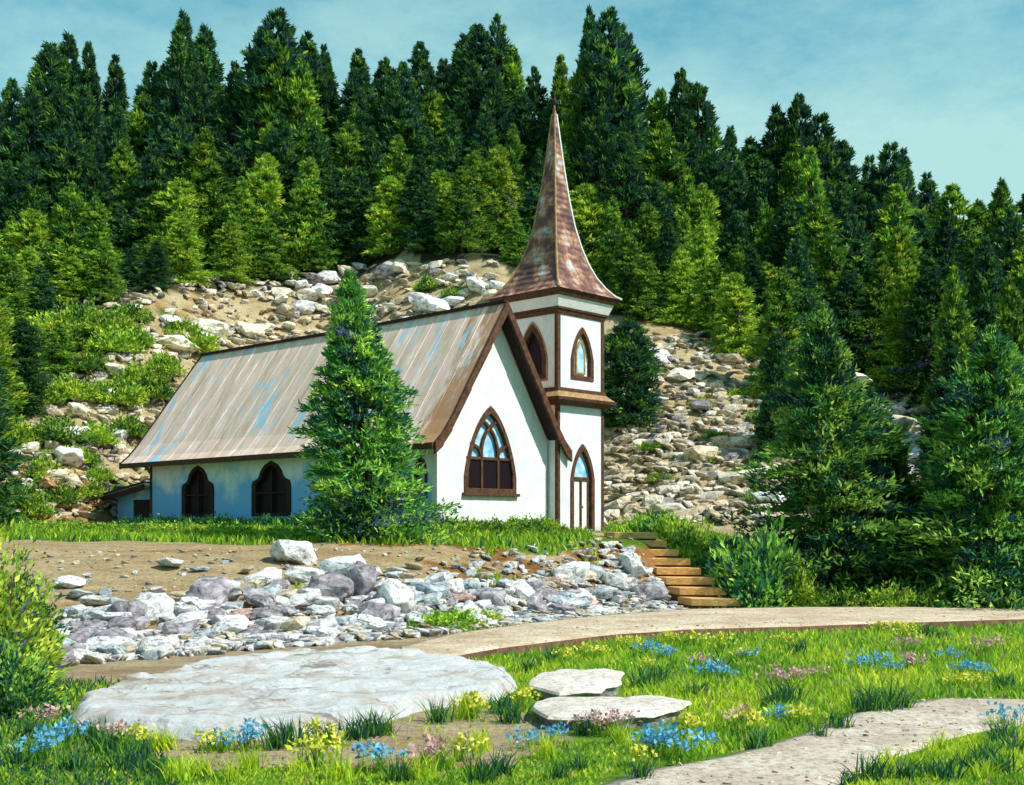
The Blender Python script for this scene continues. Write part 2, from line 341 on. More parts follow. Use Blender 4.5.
# terrain sheet
def axis(segs):
    o = [segs[0][0]]
    for a, b_, st in segs:
        k = max(1, int(round((b_ - a) / st))); o += list(np.linspace(a, b_, k + 1)[1:])
    return np.array(o)
gx = axis([(-900, -300, 100), (-300, -90, 15), (-90, -45, 1.6), (-45, -17, .6), (-17, 19, .17), (19, 50, .7), (50, 90, 1.6), (90, 300, 15), (300, 900, 100)])
gy = axis([(-60, 5, 5), (5, 46, .17), (46, 110, .5), (110, 170, 2.5), (170, 300, 15), (300, 1200, 100)])
GX, GY = np.meshgrid(gx, gy); GZ = hgt(GX, GY)
jx, jy = GX + .35 * wob(GX, GY, .35, 1), GY + .5 * wob(GX, GY, .3, 6)
GREEN = np.array((.16, .30, .03)); TAN = np.array((.46, .34, .19)); SAND = np.array((.50, .38, .24)); OCH = np.array((.30, .15, .05)); FLOOR = np.array((.055, .06, .03)); SCREE = np.array((.46, .37, .21))
ty, tp = lin(GX, TOE), lin(GX, TOP); foot = lin(GX, FOOT)
C = np.zeros(GX.shape + (3,)); C[:] = GREEN
wnz = wob(GX, GY, 1.1, 9); wn2 = wob(GX, GY, 2.6, 11)
bank = (jy > ty - .5); C[bank] = TAN
mk = bank & (GX > -5.5) & (wnz + .5 * wn2 > -.15) & (GY > ty + 3); C[mk] = OCH
mk = bank & (GY > tp - 1.5 + wnz) & (wn2 > -.35); C[mk] = GREEN * .8
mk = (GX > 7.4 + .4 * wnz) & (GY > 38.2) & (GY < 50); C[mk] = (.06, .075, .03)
C[jy > foot + .5] = SCREE
mk = (jy > foot + .5) & (wnz * .6 + wn2 > .8); C[mk] = (.13, .17, .04)
mk = (jy > foot + .5) & (GX < -20) & (GX + .5 * (GY - 60) < -16) & (wn2 > -.1); C[mk] = (.16, .22, .04)
mk = (GX < -17) & (GY > 44) & (GY < foot + 3) & (wnz > -.2); C[mk] = (.34, .20, .09)
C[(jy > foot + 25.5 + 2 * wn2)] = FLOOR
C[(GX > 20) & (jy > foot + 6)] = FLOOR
mk = inside(BARE, jx, jy); C[mk] = SAND
mk = (GX > -9.5) & (GX < -1) & (GY < ty + .3) & (GY > 20) & (wnz > -.8) & (~inside(BARE, jx, jy)) & (GX < -1.5); C[mk] = SAND * .9
ny, nx = GX.shape
idx = np.arange(ny * nx).reshape(ny, nx)
F = np.stack([idx[:-1, :-1], idx[:-1, 1:], idx[1:, 1:], idx[1:, :-1]], -1).reshape(-1, 4)
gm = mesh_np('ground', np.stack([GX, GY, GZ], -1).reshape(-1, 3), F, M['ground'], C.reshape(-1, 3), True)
tag(link('ground', gm), kind='structure')

def _bil(x, y):
    x = np.clip(x, gx[0], gx[-1] - .01); y = np.clip(y, gy[0], gy[-1] - .01)
    i = np.searchsorted(gx, x, 'right') - 1; j = np.searchsorted(gy, y, 'right') - 1
    a = (x - gx[i]) / (gx[i + 1] - gx[i]); b = (y - gy[j]) / (gy[j + 1] - gy[j])
    return (GZ[j, i] * (1 - a) + GZ[j, i + 1] * a) * (1 - b) + (GZ[j + 1, i] * (1 - a) + GZ[j + 1, i + 1] * a) * b
def h1(x, y): return float(_bil(x, y))
# road and path as low raised sheets
def strip(name, up, lo, mat, top, parent=None):
    U = poly_world(up); Lo = poly_world(lo)
    def dens(P, k=14):
        P = np.array(P); t = np.linspace(0, len(P) - 1, (len(P) - 1) * k + 1)
        return np.stack([np.interp(t, range(len(P)), P[:, 0]), np.interp(t, range(len(P)), P[:, 1])], -1)
    U, Lo = dens(U), dens(Lo); n = len(U); m = 9
    U[:, 1] += .10 * wob(U[:, 0], U[:, 1], 1.1, 2); Lo[:, 1] += .12 * wob(Lo[:, 0], Lo[:, 1], 1.0, 7)
    V = []; 
    for j in range(m):
        t = j / (m - 1); P = Lo * (1 - t) + U * t
        z = top - (.035 if j in (0, m - 1) else 0) + .015 * wob(P[:, 0], P[:, 1], .6) * (0 if j in (0, m - 1) else 1)
        V.append(np.column_stack([P, np.full(n, 0) + z]))
    V = [np.column_stack([Lo[:, 0], Lo[:, 1] - .05, np.full(n, -.12)])] + V + [np.column_stack([U, np.full(n, -.12)])]
    V = np.array(V); k = len(V); ii = np.arange(k * n).reshape(k, n)
    F = np.stack([ii[:-1, :-1], ii[:-1, 1:], ii[1:, 1:], ii[1:, :-1]], -1).reshape(-1, 4)
    me = mesh_np(name, V.reshape(-1, 3), F, mat, smooth=False); me.materials.append(M['soil'])
    mi = np.zeros(len(F), np.int32); mi[:(n - 1)] = 1; me.polygons.foreach_set('material_index', mi)
    return link(name, me)
tag(strip('dirt_road', ROAD_U, ROAD_L, M['road'], .20), kind='structure')
tag(strip('footpath', [(560, 800), (640, 772), (720, 757), (800, 735), (860, 711), (940, 698), (1010, 699), (1200, 706)],
          [(800, 812), (830, 790), (870, 768), (920, 750), (960, 738), (1010, 727), (1100, 727), (1250, 730)], M['path'], .035), kind='structure')

# ------------------------------------------------------------------ church
UX = Vector((.686, .728)).normalized(); ANG = math.atan2(UX.y, UX.x)
ZB = 2.40
church = empty('church', (-2.81, 45, ZB), ANG)
tag(church, 'small white gothic church with brown trim, streaked tan roof and tall rusty spire', 'church')
def cw(u, v): return (-2.81 + UX.x * u - UX.y * v, 45 + UX.y * u + UX.x * v)
Wd, Ln, EV, RD = 6.2, 20.6, 3.25, 9.05
SL = (RD - EV) / (Wd / 2 + .6)
front = Plane((0, 0, 0), (1, 0, 0), (0, -1, 0)); side = Plane((0, 0, 0), (0, 1, 0), (-1, 0, 0))
wt = lambda u: RD - .32 - SL * abs(u - Wd / 2)
def window(pl, loop_out, loop_in, pane_mat, name='window', depth=.16, frame='brown', bars=None, barw=.09, pane_at=-.14, proud=.05):
    mb = MB(); panel(mb, pl, loop_out, [loop_in], -depth, proud); f = mb.build(name, M[frame], church, .012)
    mb = MB(); panel(mb, pl, loop_in, [], pane_at - .03, pane_at); mb.build('pane', M[pane_mat], f)
    if bars:
        mb = MB()
        for seg in bars:
            for (a, z), (a2, z2) in zip(seg[:-1], seg[1:]): mb.bar(pl(a, z, -.05), pl(a2, z2, -.05), barw, .1, pl.n)
        mb.build('tracery', M[frame], f)
    return f
# gable wall
fw = dict(a0=1.42, a1=4.3, z0=1.62, z1=5.0)
mb = MB(); panel(mb, front, [(0, -.9), (Wd, -.9), (Wd, wt(Wd)), (Wd / 2, wt(Wd / 2)), (0, wt(0))], [arch(**fw)], -.3, 0); mb.build('gable_wall', M['plaster'], church)
A0, A1, Z0, Z1 = 1.42, 4.3, 1.62, 5.0; cA = (A0 + A1) / 2; zs = Z1 - (A1 - A0) * .95
def curve(p, q, c, k=7): return [((1 - t) ** 2 * p[0] + 2 * t * (1 - t) * c[0] + t * t * q[0], (1 - t) ** 2 * p[1] + 2 * t * (1 - t) * c[1] + t * t * q[1]) for t in [i / k for i in range(k + 1)]]
a_, b_ = A0 + .98, A1 - .98
bars = [[(a_, Z0), (a_, 2.95)], [(b_, Z0), (b_, 2.95)],
        curve((a_, 2.95), (A0 + .30, 3.50), (a_, 3.45)), curve((a_, 2.95), (cA + .42, 4.45), (a_ - .05, 4.0)),
        curve((b_, 2.95), (A1 - .30, 3.50), (b_, 3.45)), curve((b_, 2.95), (cA - .42, 4.45), (b_ + .05, 4.0)),
        [(A0 + .1, 2.95), (A1 - .1, 2.95)]]
f = window(front, arch(g=.02, **fw), arch(A0 + .2, A1 - .2, Z0 + .16, Z1 - .28), 'bglass', bars=bars, barw=.11)
mb = MB(); mb.box(A0 + .22, .05, Z0 + .18, A1 - .22, .10, 2.93); mb.build('lower_pane', M['dglass'], f)
mb = MB(); mb.box(A0 - .12, -.16, Z0 - .14, A1 + .12, 0.02, Z0 - .02); mb.build('sill', M['brown'], f, .01)
# long side wall
sw = [(15.0, 17.7), (9.1, 11.95), (3.6, 6.3)]
ztop = wt(0)
holes = [shoulder(a, b2, .75, 3.12) for a, b2 in sw] + [arch(.55, 1.25, 1.4, 3.0)]
mb = MB(); panel(mb, side, [(.3, -.9), (Ln, -.9), (Ln, ztop), (.3, ztop)], holes, -.3, 0); mb.build('side_wall', M['shade_blue'], church)
for a, b2 in sw:
    cc = (a + b2) / 2
    window(side, shoulder(a, b2, .75, 3.12, .02), shoulder(a + .3, b2 - .3, .88, 2.95), 'dglass', frame='dark', bars=[[(cc, .85), (cc, 2.8)], [(a + .3, 1.75), (b2 - .3, 1.75)]], barw=.07)
window(side, arch(.55, 1.25, 1.4, 3.0, g=.02), arch(.66, 1.14, 1.5, 2.85), 'bglass')
# far walls
mb = MB(); mb.box(Wd - .3, .3, -.9, Wd, Ln, ztop); mb.build('north_wall', M['plaster'], church)
mb = MB(); panel(mb, Plane((0, Ln, 0), (1, 0, 0), (0, 1, 0)), [(.3, -.9), (Wd - .3, -.9), (Wd - .3, ztop), (Wd / 2, wt(Wd / 2)), (.3, ztop)], [], -.3, 0); mb.build('rear_wall', M['plaster'], church)
mb = MB(); mb.box(-.07, 2.02, ztop - .0, .0, Ln, ztop + .0001)
# corner boards
mb = MB(); mb.box(-.035, Ln - .16, -.3, .0, Ln + .03, ztop - .05); mb.build('corner_board', M['brown'], church)
# roof
def roof_pts(sgn):
    c = Wd / 2
    prof = [(0, RD), (.9, RD - .9 * SL), (2.0, RD - 2.0 * SL), (3.0, RD - 3.0 * SL - .02), (3.45, RD - 3.45 * SL + .10), (3.85, RD - 3.85 * SL + .35)]
    return [(c + sgn * d, z) for d, z in prof]
def vend(z): return 20.85 + (RD - z) / (RD - EV) * 1.35
mb = MB(); TH = .16; NV = 12
for sgn in (-1, 1):
    P = roof_pts(sgn)
    for lo_ in (0, 1):
        g_ = []
        for (u, z) in P:
            for k in range(NV + 1): g_.append((u, -.62 + (vend(z) + .62) * k / NV, z - TH * lo_ - .05 * math.sin(math.pi * k / NV)))
        n = len(P); mb.add(g_, [(i * (NV + 1) + k, i * (NV + 1) + k + 1, (i + 1) * (NV + 1) + k + 1, (i + 1) * (NV + 1) + k) for i in range(n - 1) for k in range(NV)])
    for k_ in (0, NV):
        for (u0, z0), (u1, z1) in zip(P[:-1], P[1:]):
            w0, w1_ = -.62 + (vend(z0) + .62) * k_ / NV, -.62 + (vend(z1) + .62) * k_ / NV
            mb.add([(u0, w0, z0), (u1, w1_, z1), (u1, w1_, z1 - TH), (u0, w0, z0 - TH)], [(0, 1, 2, 3)])
roof = mb.build('roof', M['roof'], church)
mb = MB()                       # standing seams down both slopes
for sgn in (-1, 1):
    P = roof_pts(sgn)
    for k in range(1, 22):
        fr = k / 22; sag = -.05 * math.sin(math.pi * fr)
        pts = [(u, -.62 + (vend(z) + .62) * fr, z + sag + .012) for u, z in P]
        for p, q in zip(pts[:-1], pts[1:]): mb.bar(p, q, .025, .02, (sgn * .8, 0, .6))
mb.build('roof_seam', M['roof'], roof)
mb = MB(); mb.bar((Wd / 2, -.66, RD + .03), (Wd / 2, 10, RD - .02), .26, .12); mb.bar((Wd / 2, 10, RD - .02), (Wd / 2, 20.9, RD + .03), .26, .12); mb.build('ridge_cap', M['dark'], roof)
for sgn in (-1, 1):
    P = roof_pts(sgn); mb = MB()
    for (u0, z0), (u1, z1) in zip(P[:-1], P[1:]):
        mb.hexa([(u0, -.74, z0 - .46), (u1, -.74, z1 - .40), (u1, -.625, z1 - .40), (u0, -.625, z0 - .46), (u0, -.74, z0 + .05), (u1, -.74, z1 + .05), (u1, -.625, z1 + .05), (u0, -.625, z0 + .05)])
    mb.build('rake_board', M['brown'], roof)
    mb = MB()
    for (u0, z0), (u1, z1) in zip(P[:-1], P[1:]):
        mb.hexa([(u0, -.62, z0 - .24), (u1, -.62, z1 - .22), (u1, -.003, z1 - .22), (u0, -.003, z0 - .24), (u0, -.62, z0 - .165), (u1, -.62, z1 - .165), (u1, -.003, z1 - .165), (u0, -.003, z0 - .165)])
    mb.build('soffit', M['dark'], roof)
    mb = MB()
    for (u0, z0), (u1, z1) in zip(P[:-1], P[1:]):
        a, b2 = vend(z0) + .01, vend(z1) + .01
        mb.hexa([(u0, a, z0 - .30), (u1, b2, z1 - .26), (u1, b2 + .10, z1 - .26), (u0, a + .10, z0 - .30), (u0, a, z0 + .06), (u1, b2, z1 + .06), (u1, b2 + .10, z1 + .06), (u0, a + .10, z0 + .06)])
    mb.build('rake_board', M['dark'], roof)
    u1, z1 = P[-1]; mb = MB(); mb.bar((u1 + sgn * .05, -.62, z1 - .10), (u1 + sgn * .05, vend(z1), z1 - .10), .07, .24); mb.build('eave_board', M['brown'], roof)
# tower
T0, TV, TW = 6.3, -.5, 2.94
T1, TB = T0 + TW, TV + TW
tf = Plane((0, TV, 0), (1, 0, 0), (0, -1, 0)); tl = Plane((T0, 0, 0), (0, 1, 0), (-1, 0, 0))
tr_ = Plane((T1, 0, 0), (0, 1, 0), (1, 0, 0)); tbk = Plane((0, TB, 0), (1, 0, 0), (0, 1, 0))
BZ, CZ = 5.55, 9.2
door = dict(a0=7.12, a1=8.62, z0=.1, z1=3.72)
mb = MB(); panel(mb, tf, [(T0, -.9), (T1, -.9), (T1, BZ), (T0, BZ)], [arch(**door)], -.25, 0)
mb.box(T0, TV + .25, -.9, T0 + .25, TB, BZ); mb.box(T1 - .25, TV + .25, -.9, T1, TB, BZ); mb.box(T0 + .25, TB - .25, -.9, T1 - .25, TB, BZ)
mb.build('tower_wall', M['plaster'], church)
df = MB(); panel(df, tf, arch(g=.03, **door), [arch(7.30, 8.44, .12, 3.45)], -.2, .05); df = df.build('door', M['brown'], church, .01)
mb = MB(); panel(mb, tf, arch(7.30, 8.44, 2.35, 3.45), [], -.18, -.14); mb.build('transom_pane', M['bglass'], df)
mb = MB(); mb.box(7.30, TV + .06, 2.22, 8.44, TV + .16, 2.36); mb.box(7.83, TV + .05, .12, 7.91, TV + .15, 2.22)
mb.box(7.36, TV + .085, .2, 7.44, TV + .14, 2.2); mb.box(8.30, TV + .085, .2, 8.38, TV + .14, 2.2); mb.build('door_rail', M['brown'], df)
mb = MB(); mb.box(7.30, TV + .12, .12, 7.83, TV + .17, 2.22); mb.build('door_leaf', M['wht'], df); mb = MB(); mb.box(7.91, TV + .12, .12, 8.44, TV + .17, 2.22); mb.build('door_leaf', M['wht'], df)
mb = MB(); mb.tube([(7.97, TV + .04, 1.1), (7.97, TV + .12, 1.1)], [.035, .035]); mb.build('handle', M['dark'], df)
for (u, v) in ((T0, TV), (T1, TV)):
    s = -1 if u == T0 else 1
    mb = MB(); mb.box(min(u, u + s * .035), v - .035, -.5, max(u, u + s * .035), v + .12, BZ); mb.box(min(u, u - s * .12), v - .035, -.5, max(u, u - s * .12), v - .002, BZ); mb.build('corner_board', M['brown'], church)
# belt cornice: white roofed band with brown mouldings
def ring(mb, z0, z1, g0, g1):
    a = [(T0 - g0, TV - g0), (T1 + g0, TV - g0), (T1 + g0, TB + g0), (T0 - g0, TB + g0)]; b2 = [(T0 - g1, TV - g1), (T1 + g1, TV - g1), (T1 + g1, TB + g1), (T0 - g1, TB + g1)]
    mb.hexa([(*p, z0) for p in a] + [(*p, z1) for p in b2])
mb = MB(); ring(mb, 5.30, 5.46, .10, .38); ring(mb, 5.46, 5.60, .42, .45); bc = mb.build('belt_cornice', M['brown'], church, .01)
mb = MB(); ring(mb, 5.603, 5.86, .38, .10); mb.build('belt_skirt', M['rim'], bc)
mb = MB(); ring(mb, 5.862, 6.02, .09, .09); mb.build('belt_moulding', M['brown'], bc)
# belfry
bwf = dict(a0=7.14, a1=8.56, z0=6.45, z1=8.62); bwl = dict(a0=.16, a1=1.62, z0=6.45, z1=8.7)
mb = MB(); panel(mb, tf, [(T0, 6.03), (T1, 6.03), (T1, CZ), (T0, CZ)], [arch(**bwf)], -.2, 0)
panel(mb, tl, [(TV + .2, 6.03), (TB, 6.03), (TB, CZ), (TV + .2, CZ)], [arch(**bwl)], -.2, 0)
mb.box(T1 - .2, TV + .2, 6.03, T1, TB, CZ); mb.box(T0 + .2, TB - .2, 6.03, T1 - .2, TB, CZ); mb.build('belfry_wall', M['plaster'], church)
f = window(tf, arch(g=.03, **bwf), arch(7.32, 8.38, 6.6, 8.38), 'wht', 'belfry_window')
mb = MB(); panel(mb, tf, arch(7.62, 8.10, 6.75, 8.0), [], -.13, -.10); mb.build('lancet_pane', M['bglass'], f)
mb = MB(); panel(mb, tf, arch(7.56, 8.16, 6.68, 8.12), [arch(7.63, 8.09, 6.76, 7.99)], -.135, -.07); mb.build('lancet_frame', M['rim'], f)
f = window(tl, arch(g=.03, **bwl), arch(.34, 1.44, 6.6, 8.42), 'dglass', 'belfry_window')
mb = MB(); panel(mb, tl, arch(g=.12, **bwl), [arch(g=.035, **bwl)], -.02, .03); mb.build('window_surround', M['rim'], f)
for (u, v, su, sv) in ((T0, TV, -1, -1), (T1, TV, 1, -1), (T0, TB, -1, 1)):
    mb = MB(); mb.box(*(sorted([u + su * .04, u - su * .14])[0], sorted([v + sv * .04, v - sv * .14])[0], 6.022), *(sorted([u + su * .04, u - su * .14])[1], sorted([v + sv * .04, v - sv * .14])[1], CZ - .03)); mb.build('corner_board', M['brown'], church)
    mb = MB(); mb.bar((u + su * .075, v + sv * .005 + (-sv) * .3, 6.05), (u + su * .075, v - sv * .3, CZ - .05), .03, .06); 
# upper cornice
mb = MB(); ring(mb, 9.05, 9.22, .06, .12); ring(mb, 9.224, 9.32, .16, .18); uc = mb.build('upper_cornice', M['brown'], church, .01)
mb = MB(); ring(mb, 9.323, 9.74, .17, .34); mb.build('frieze', M['plaster'], uc)
mb = MB(); ring(mb, 9.743, 9.98, .40, .53); mb.build('eave_moulding', M['brown'], uc, .01)
# spire
tc0 = Vector((T0 + TW / 2, TV + TW / 2, 0))
prof = [(9.985, 2.05), (10.12, 1.84), (10.45, 1.56), (10.9, 1.28), (11.5, 1.03), (12.2, .82), (13.1, .62), (14.3, .44), (15.6, .29), (16.9, .16), (17.9, .065), (18.35, .02)]
mb = MB()
vs = []; fs = []
for i, (z, w) in enumerate(prof):
    for sx, sy in ((-1, -1), (1, -1), (1, 1), (-1, 1)): vs.append(tc0 + Vector((sx * w, sy * w, z)))
for i in range(len(prof) - 1):
    for k in range(4): fs.append((i * 4 + k, i * 4 + (k + 1) % 4, i * 4 + 4 + (k + 1) % 4, i * 4 + 4 + k))
fs.append((3, 2, 1, 0)); fs.append(tuple(range(len(vs) - 4, len(vs)))); mb.add(vs, fs); sp_ = mb.build('spire', M['spire'], church)
for (sx, sy) in ((-1, -1), (1, -1), (-1, 1), (1, 1)):
    mb = MB(); mb.tube([tc0 + Vector((sx * w, sy * w, z + .01)) for z, w in prof[:-1]], [.05] * (len(prof) - 1), 6); mb.build('hip_ridge', M['wht'] if sx == 1 else M['rim'], sp_)
mb = MB(); mb.tube([tc0 + Vector((0, 0, z)) for z in (18.3, 18.4, 18.5, 18.6, 18.75, 18.95)], [.05, .1, .1, .05, .03, .012]); mb.build('finial', M['dark'], sp_)
# shed at the far end
sw_ = Plane((.25, 0, 0), (0, 1, 0), (-1, 0, 0))
mb = MB(); panel(mb, sw_, [(Ln + .0, -.9), (Ln + 3.7, -.9), (Ln + 3.7, 1.75), (Ln + .0, 2.25)], [[(21.0, .05), (22.75, .05), (22.75, 1.62), (21.0, 1.62)]], -.15, 0)
mb.box(.4, Ln + 3.55, -.9, 3.2, Ln + 3.7, 1.75); mb.box(3.05, Ln + .05, -.9, 3.2, Ln + 3.55, 1.8); mb.build('shed_wall', M['shade_blue'], church)
mb = MB(); panel(mb, sw_, [(21.0, .05), (22.75, .05), (22.75, 1.62), (21.0, 1.62)], [], -.12, -.06); mb.build('shed_door', M['dark'], church)
mb = MB(); mb.hexa([(-.3, Ln + .05, 2.30), (3.5, Ln + .05, 2.30), (3.5, Ln + 4.3, 1.74), (-.3, Ln + 4.3, 1.74), (-.3, Ln + .05, 2.42), (3.5, Ln + .05, 2.42), (3.5, Ln + 4.3, 1.86), (-.3, Ln + 4.3, 1.86)]); sr = mb.build('shed_roof', M['wht'], church)
mb = MB(); mb.hexa([(-.38, Ln + .05, 2.14), (-.305, Ln + .05, 2.14), (-.305, Ln + 4.35, 1.58), (-.38, Ln + 4.35, 1.58), (-.38, Ln + .05, 2.36), (-.305, Ln + .05, 2.36), (-.305, Ln + 4.35, 1.80), (-.38, Ln + 4.35, 1.80)])
mb.hexa([(-.4, Ln + .05, 2.43), (3.55, Ln + .05, 2.43), (3.55, Ln + 4.4, 1.87), (-.4, Ln + 4.4, 1.87), (-.4, Ln + .05, 2.50), (3.55, Ln + .05, 2.50), (3.55, Ln + 4.4, 1.94), (-.4, Ln + 4.4, 1.94)]); mb.build('roof_edge', M['dark'], sr)

# landing and steps
lt = empty('landing', (*cw(7.9, -1.3), 0), ANG)
tag(lt, 'dark timber landing in front of the tower door at the head of the steps', 'landing')
mb = MB(); 
for k in range(8): mb.box(-2.3, -.95 + k * .22, 2.36, 1.9, -.95 + k * .22 + .205, 2.45)
mb.build('deck', M['riser'], lt)
mb = MB(); mb.box(-2.25, -.99, 1.5, 1.85, -.93, 2.355); mb.box(-2.25, -.92, 1.5, -2.19, .78, 2.355); mb.build('skirt_board', M['dark'], lt)
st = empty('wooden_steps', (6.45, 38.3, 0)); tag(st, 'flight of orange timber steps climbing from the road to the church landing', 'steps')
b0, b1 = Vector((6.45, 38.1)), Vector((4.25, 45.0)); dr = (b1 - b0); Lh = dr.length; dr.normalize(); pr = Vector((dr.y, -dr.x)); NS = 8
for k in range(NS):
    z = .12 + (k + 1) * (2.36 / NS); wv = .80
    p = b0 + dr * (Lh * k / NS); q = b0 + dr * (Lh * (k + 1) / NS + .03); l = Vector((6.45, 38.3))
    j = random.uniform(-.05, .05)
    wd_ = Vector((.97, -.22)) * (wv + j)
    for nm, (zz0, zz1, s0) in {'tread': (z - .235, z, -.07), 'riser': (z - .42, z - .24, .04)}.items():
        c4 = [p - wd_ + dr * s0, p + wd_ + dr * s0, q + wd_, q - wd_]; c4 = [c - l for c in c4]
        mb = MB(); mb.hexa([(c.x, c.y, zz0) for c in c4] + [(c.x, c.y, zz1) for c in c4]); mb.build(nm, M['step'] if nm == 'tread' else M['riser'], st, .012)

# ------------------------------------------------------------------ rocks
def hull(seed, sx, sy, sz, npts=26, bev=.05):
    r = random.Random(seed); bm = bmesh.new()
    for _ in range(npts):
        v = Vector((r.gauss(0, 1), r.gauss(0, 1), r.gauss(0, 1))).normalized(); v *= r.uniform(.85, 1.05)
        v = Vector([math.copysign(abs(c) ** .7, c) for c in v])
        bm.verts.new((v.x * sx, v.y * sy, v.z * sz))
    g = bmesh.ops.convex_hull(bm, input=bm.verts)
    bmesh.ops.delete(bm, geom=[v for v in bm.verts if not v.link_faces], context='VERTS')
    bmesh.ops.bevel(bm, geom=list(bm.edges), offset=bev, segments=1, affect='EDGES', clamp_overlap=True)
    bmesh.ops.triangulate(bm, faces=[f for f in bm.faces if len(f.verts) > 4])
    bmesh.ops.subdivide_edges(bm, edges=bm.edges, cuts=2, use_grid_fill=True)
    for v in bm.verts: v.co += Vector(mnoise.noise_vector(v.co * 3.1 + Vector((seed, 0, 0)))) * .06 + Vector(mnoise.noise_vector(v.co * 9 + Vector((seed, 3, 0)))) * .025
    return bm
RM = {}
def rock_mesh(colr, k):
    if (colr, k) not in RM:
        bm = hull(k * 7 + 3, .55, .42, .30 + .03 * (k % 3)); me = bpy.data.meshes.new('rock'); bm.to_mesh(me); bm.free(); me.materials.append(ROCK[colr]); RM[(colr, k)] = me
    return RM[(colr, k)]
ORD = ['first', 'second', 'third', 'fourth', 'fifth', 'sixth', 'seventh', 'eighth', 'ninth', 'tenth', 'eleventh', 'twelfth', 'thirteenth', 'fourteenth', 'fifteenth', 'sixteenth', 'seventeenth', 'eighteenth', 'nineteenth', 'twentieth']
def name_all(items):
    """items: list of (obj, base label, px). Same base -> counted from the left."""
    d = {}
    for o, bl, px in items: d.setdefault(bl, []).append((px, o))
    for bl, L_ in d.items():
        L_.sort(key=lambda t: t[0])
        for i, (_, o) in enumerate(L_):
            if len(L_) == 1: o['label'] = bl
            elif i == 0: o['label'] = bl + ', leftmost'
            elif i == len(L_) - 1: o['label'] = bl + ', rightmost'
            else: o['label'] = bl + ', ' + (ORD[i] if i < 20 else 'number %d' % (i + 1)) + ' from left'
def under(px):
    for x, s in ((60, 'left bushes'), (150, 'shed'), (235, 'first side window'), (305, 'second side window'), (440, 'tall pine'), (520, 'gable window'), (610, 'tower door'), (2000, 'steps')):
        if px < x: return s
def size_word(s): return 'large' if s > .95 else ('mid-sized' if s > .6 else 'small')
items = []
def rock(x, y, s, colr, k, base, sink=.35, group='rocks', sq=1.0):
    o = link('rock', rock_mesh(colr, k)); z = h1(x, y)
    o.location = (x, y, z + s * .30 * (1 - sink)); o.scale = (s * random.uniform(.9, 1.3), s * random.uniform(.85, 1.1), s * sq * random.uniform(.8, 1.15))
    o.rotation_euler = (random.uniform(-.3, .3), random.uniform(-.3, .3), random.uniform(0, 6.28))
    px, py = proj(o.location); tag(o, cat='rock', group=group); items.append((o, base(px, py, s, colr), px)); return o
def bank_base(px, py, s, c):
    row = 'top' if py < 590 else ('middle' if py < 617 else 'foot')
    return f'{size_word(s)} {c} rock at {row} of rubble bank below {under(px)}'
_YS = np.arange(10, 150, .12)
def solve(px, py):
    """ground point seen at a pixel"""
    dx, dz = (px - 512) / FOC, (HORIZ - py) / FOC
    k = np.nonzero(EYE + dz * _YS <= _bil(dx * _YS, _YS))[0]
    if not len(k): return None
    return dx * _YS[k[0]], float(_YS[k[0]])
COLS = ['pale'] * 14 + ['mauve'] * 3 + ['blue-grey'] * 4 + ['tan'] * 2 + ['pinkish'] * 1
used = []
def try_rock(px, py, s, c, k, base, gap, **kw):
    p = solve(px, py)
    if not p: return
    ts = (p[1] - 38.1) / 6.9
    if -.1 < ts < 1.15 and 5.35 - 2.2 * ts < p[0] < 7.4 - 2.2 * ts: return
    if any((p[0] - q[0]) ** 2 + (p[1] - q[1]) ** 2 < (gap * (s + q[2])) ** 2 for q in used): return
    used.append((p[0], p[1], s)); return rock(p[0], p[1], s, c, k, base, **kw)
# named large boulders of the bank
for px, py, s, c in [(295, 562, 1.5, 'pale'), (210, 604, 1.45, 'mauve'), (225, 600, 1.1, 'pale'), (150, 618, 1.2, 'pale'), (345, 580, 1.35, 'pale'), (330, 600, 1.2, 'mauve'), (362, 592, 1.3, 'mauve'), (395, 608, 1.3, 'pale'),
                     (265, 590, 1.0, 'pale'), (430, 600, 1.0, 'blue-grey'), (450, 596, .9, 'pale'), (488, 604, 1.0, 'mauve'), (520, 598, 1.0, 'pale'), (572, 582, 1.1, 'pale'), (590, 580, .9, 'blue-grey'), (615, 588, .9, 'pale'), (632, 573, 1.2, 'pale'), (648, 600, 1.2, 'mauve'), (668, 592, .9, 'blue-grey'), (672, 606, .9, 'pale'), (545, 600, .9, 'mauve'), (465, 618, .9, 'pale'), (128, 622, 1.0, 'mauve'), (380, 622, 1.1, 'mauve')]:
    try_rock(px, py, s, c, random.randrange(6), bank_base, .05)
n_ = 0
for _ in range(3000):
    if len(items) >= 160: break
    px = random.uniform(55, 684)
    up = np.interp(px, [55, 130, 200, 260, 340, 420, 560, 684], [622, 612, 598, 582, 572, 588, 578, 580]); lo_ = np.interp(px, [55, 200, 400, 520, 684], [668, 655, 632, 622, 607])
    py = random.uniform(up, lo_); s = random.uniform(.5, .98) * (1.0 if px < 450 else .8)
    try_rock(px, py, s, random.choice(COLS), random.randrange(6), bank_base, .23, sq=.72)
# stray stones on the soil slope
def soil_base(px, py, s, c): return f'{size_word(s)} flat {c} stone on bare soil slope below {under(px)}'
for px, py, s, c in [(170, 568, .9, 'pale'), (70, 588, .8, 'pale'), (80, 600, .6, 'blue-grey'), (98, 606, .7, 'pale'), (82, 618, .7, 'pale'), (200, 572, .5, 'blue-grey'), (155, 597, .6, 'pale'), (105, 598, .5, 'blue-grey'), (60, 640, .6, 'pale'), (245, 574, .5, 'tan')]:
    try_rock(px, py, s, c, random.randrange(6), soil_base, .1, sq=.5)
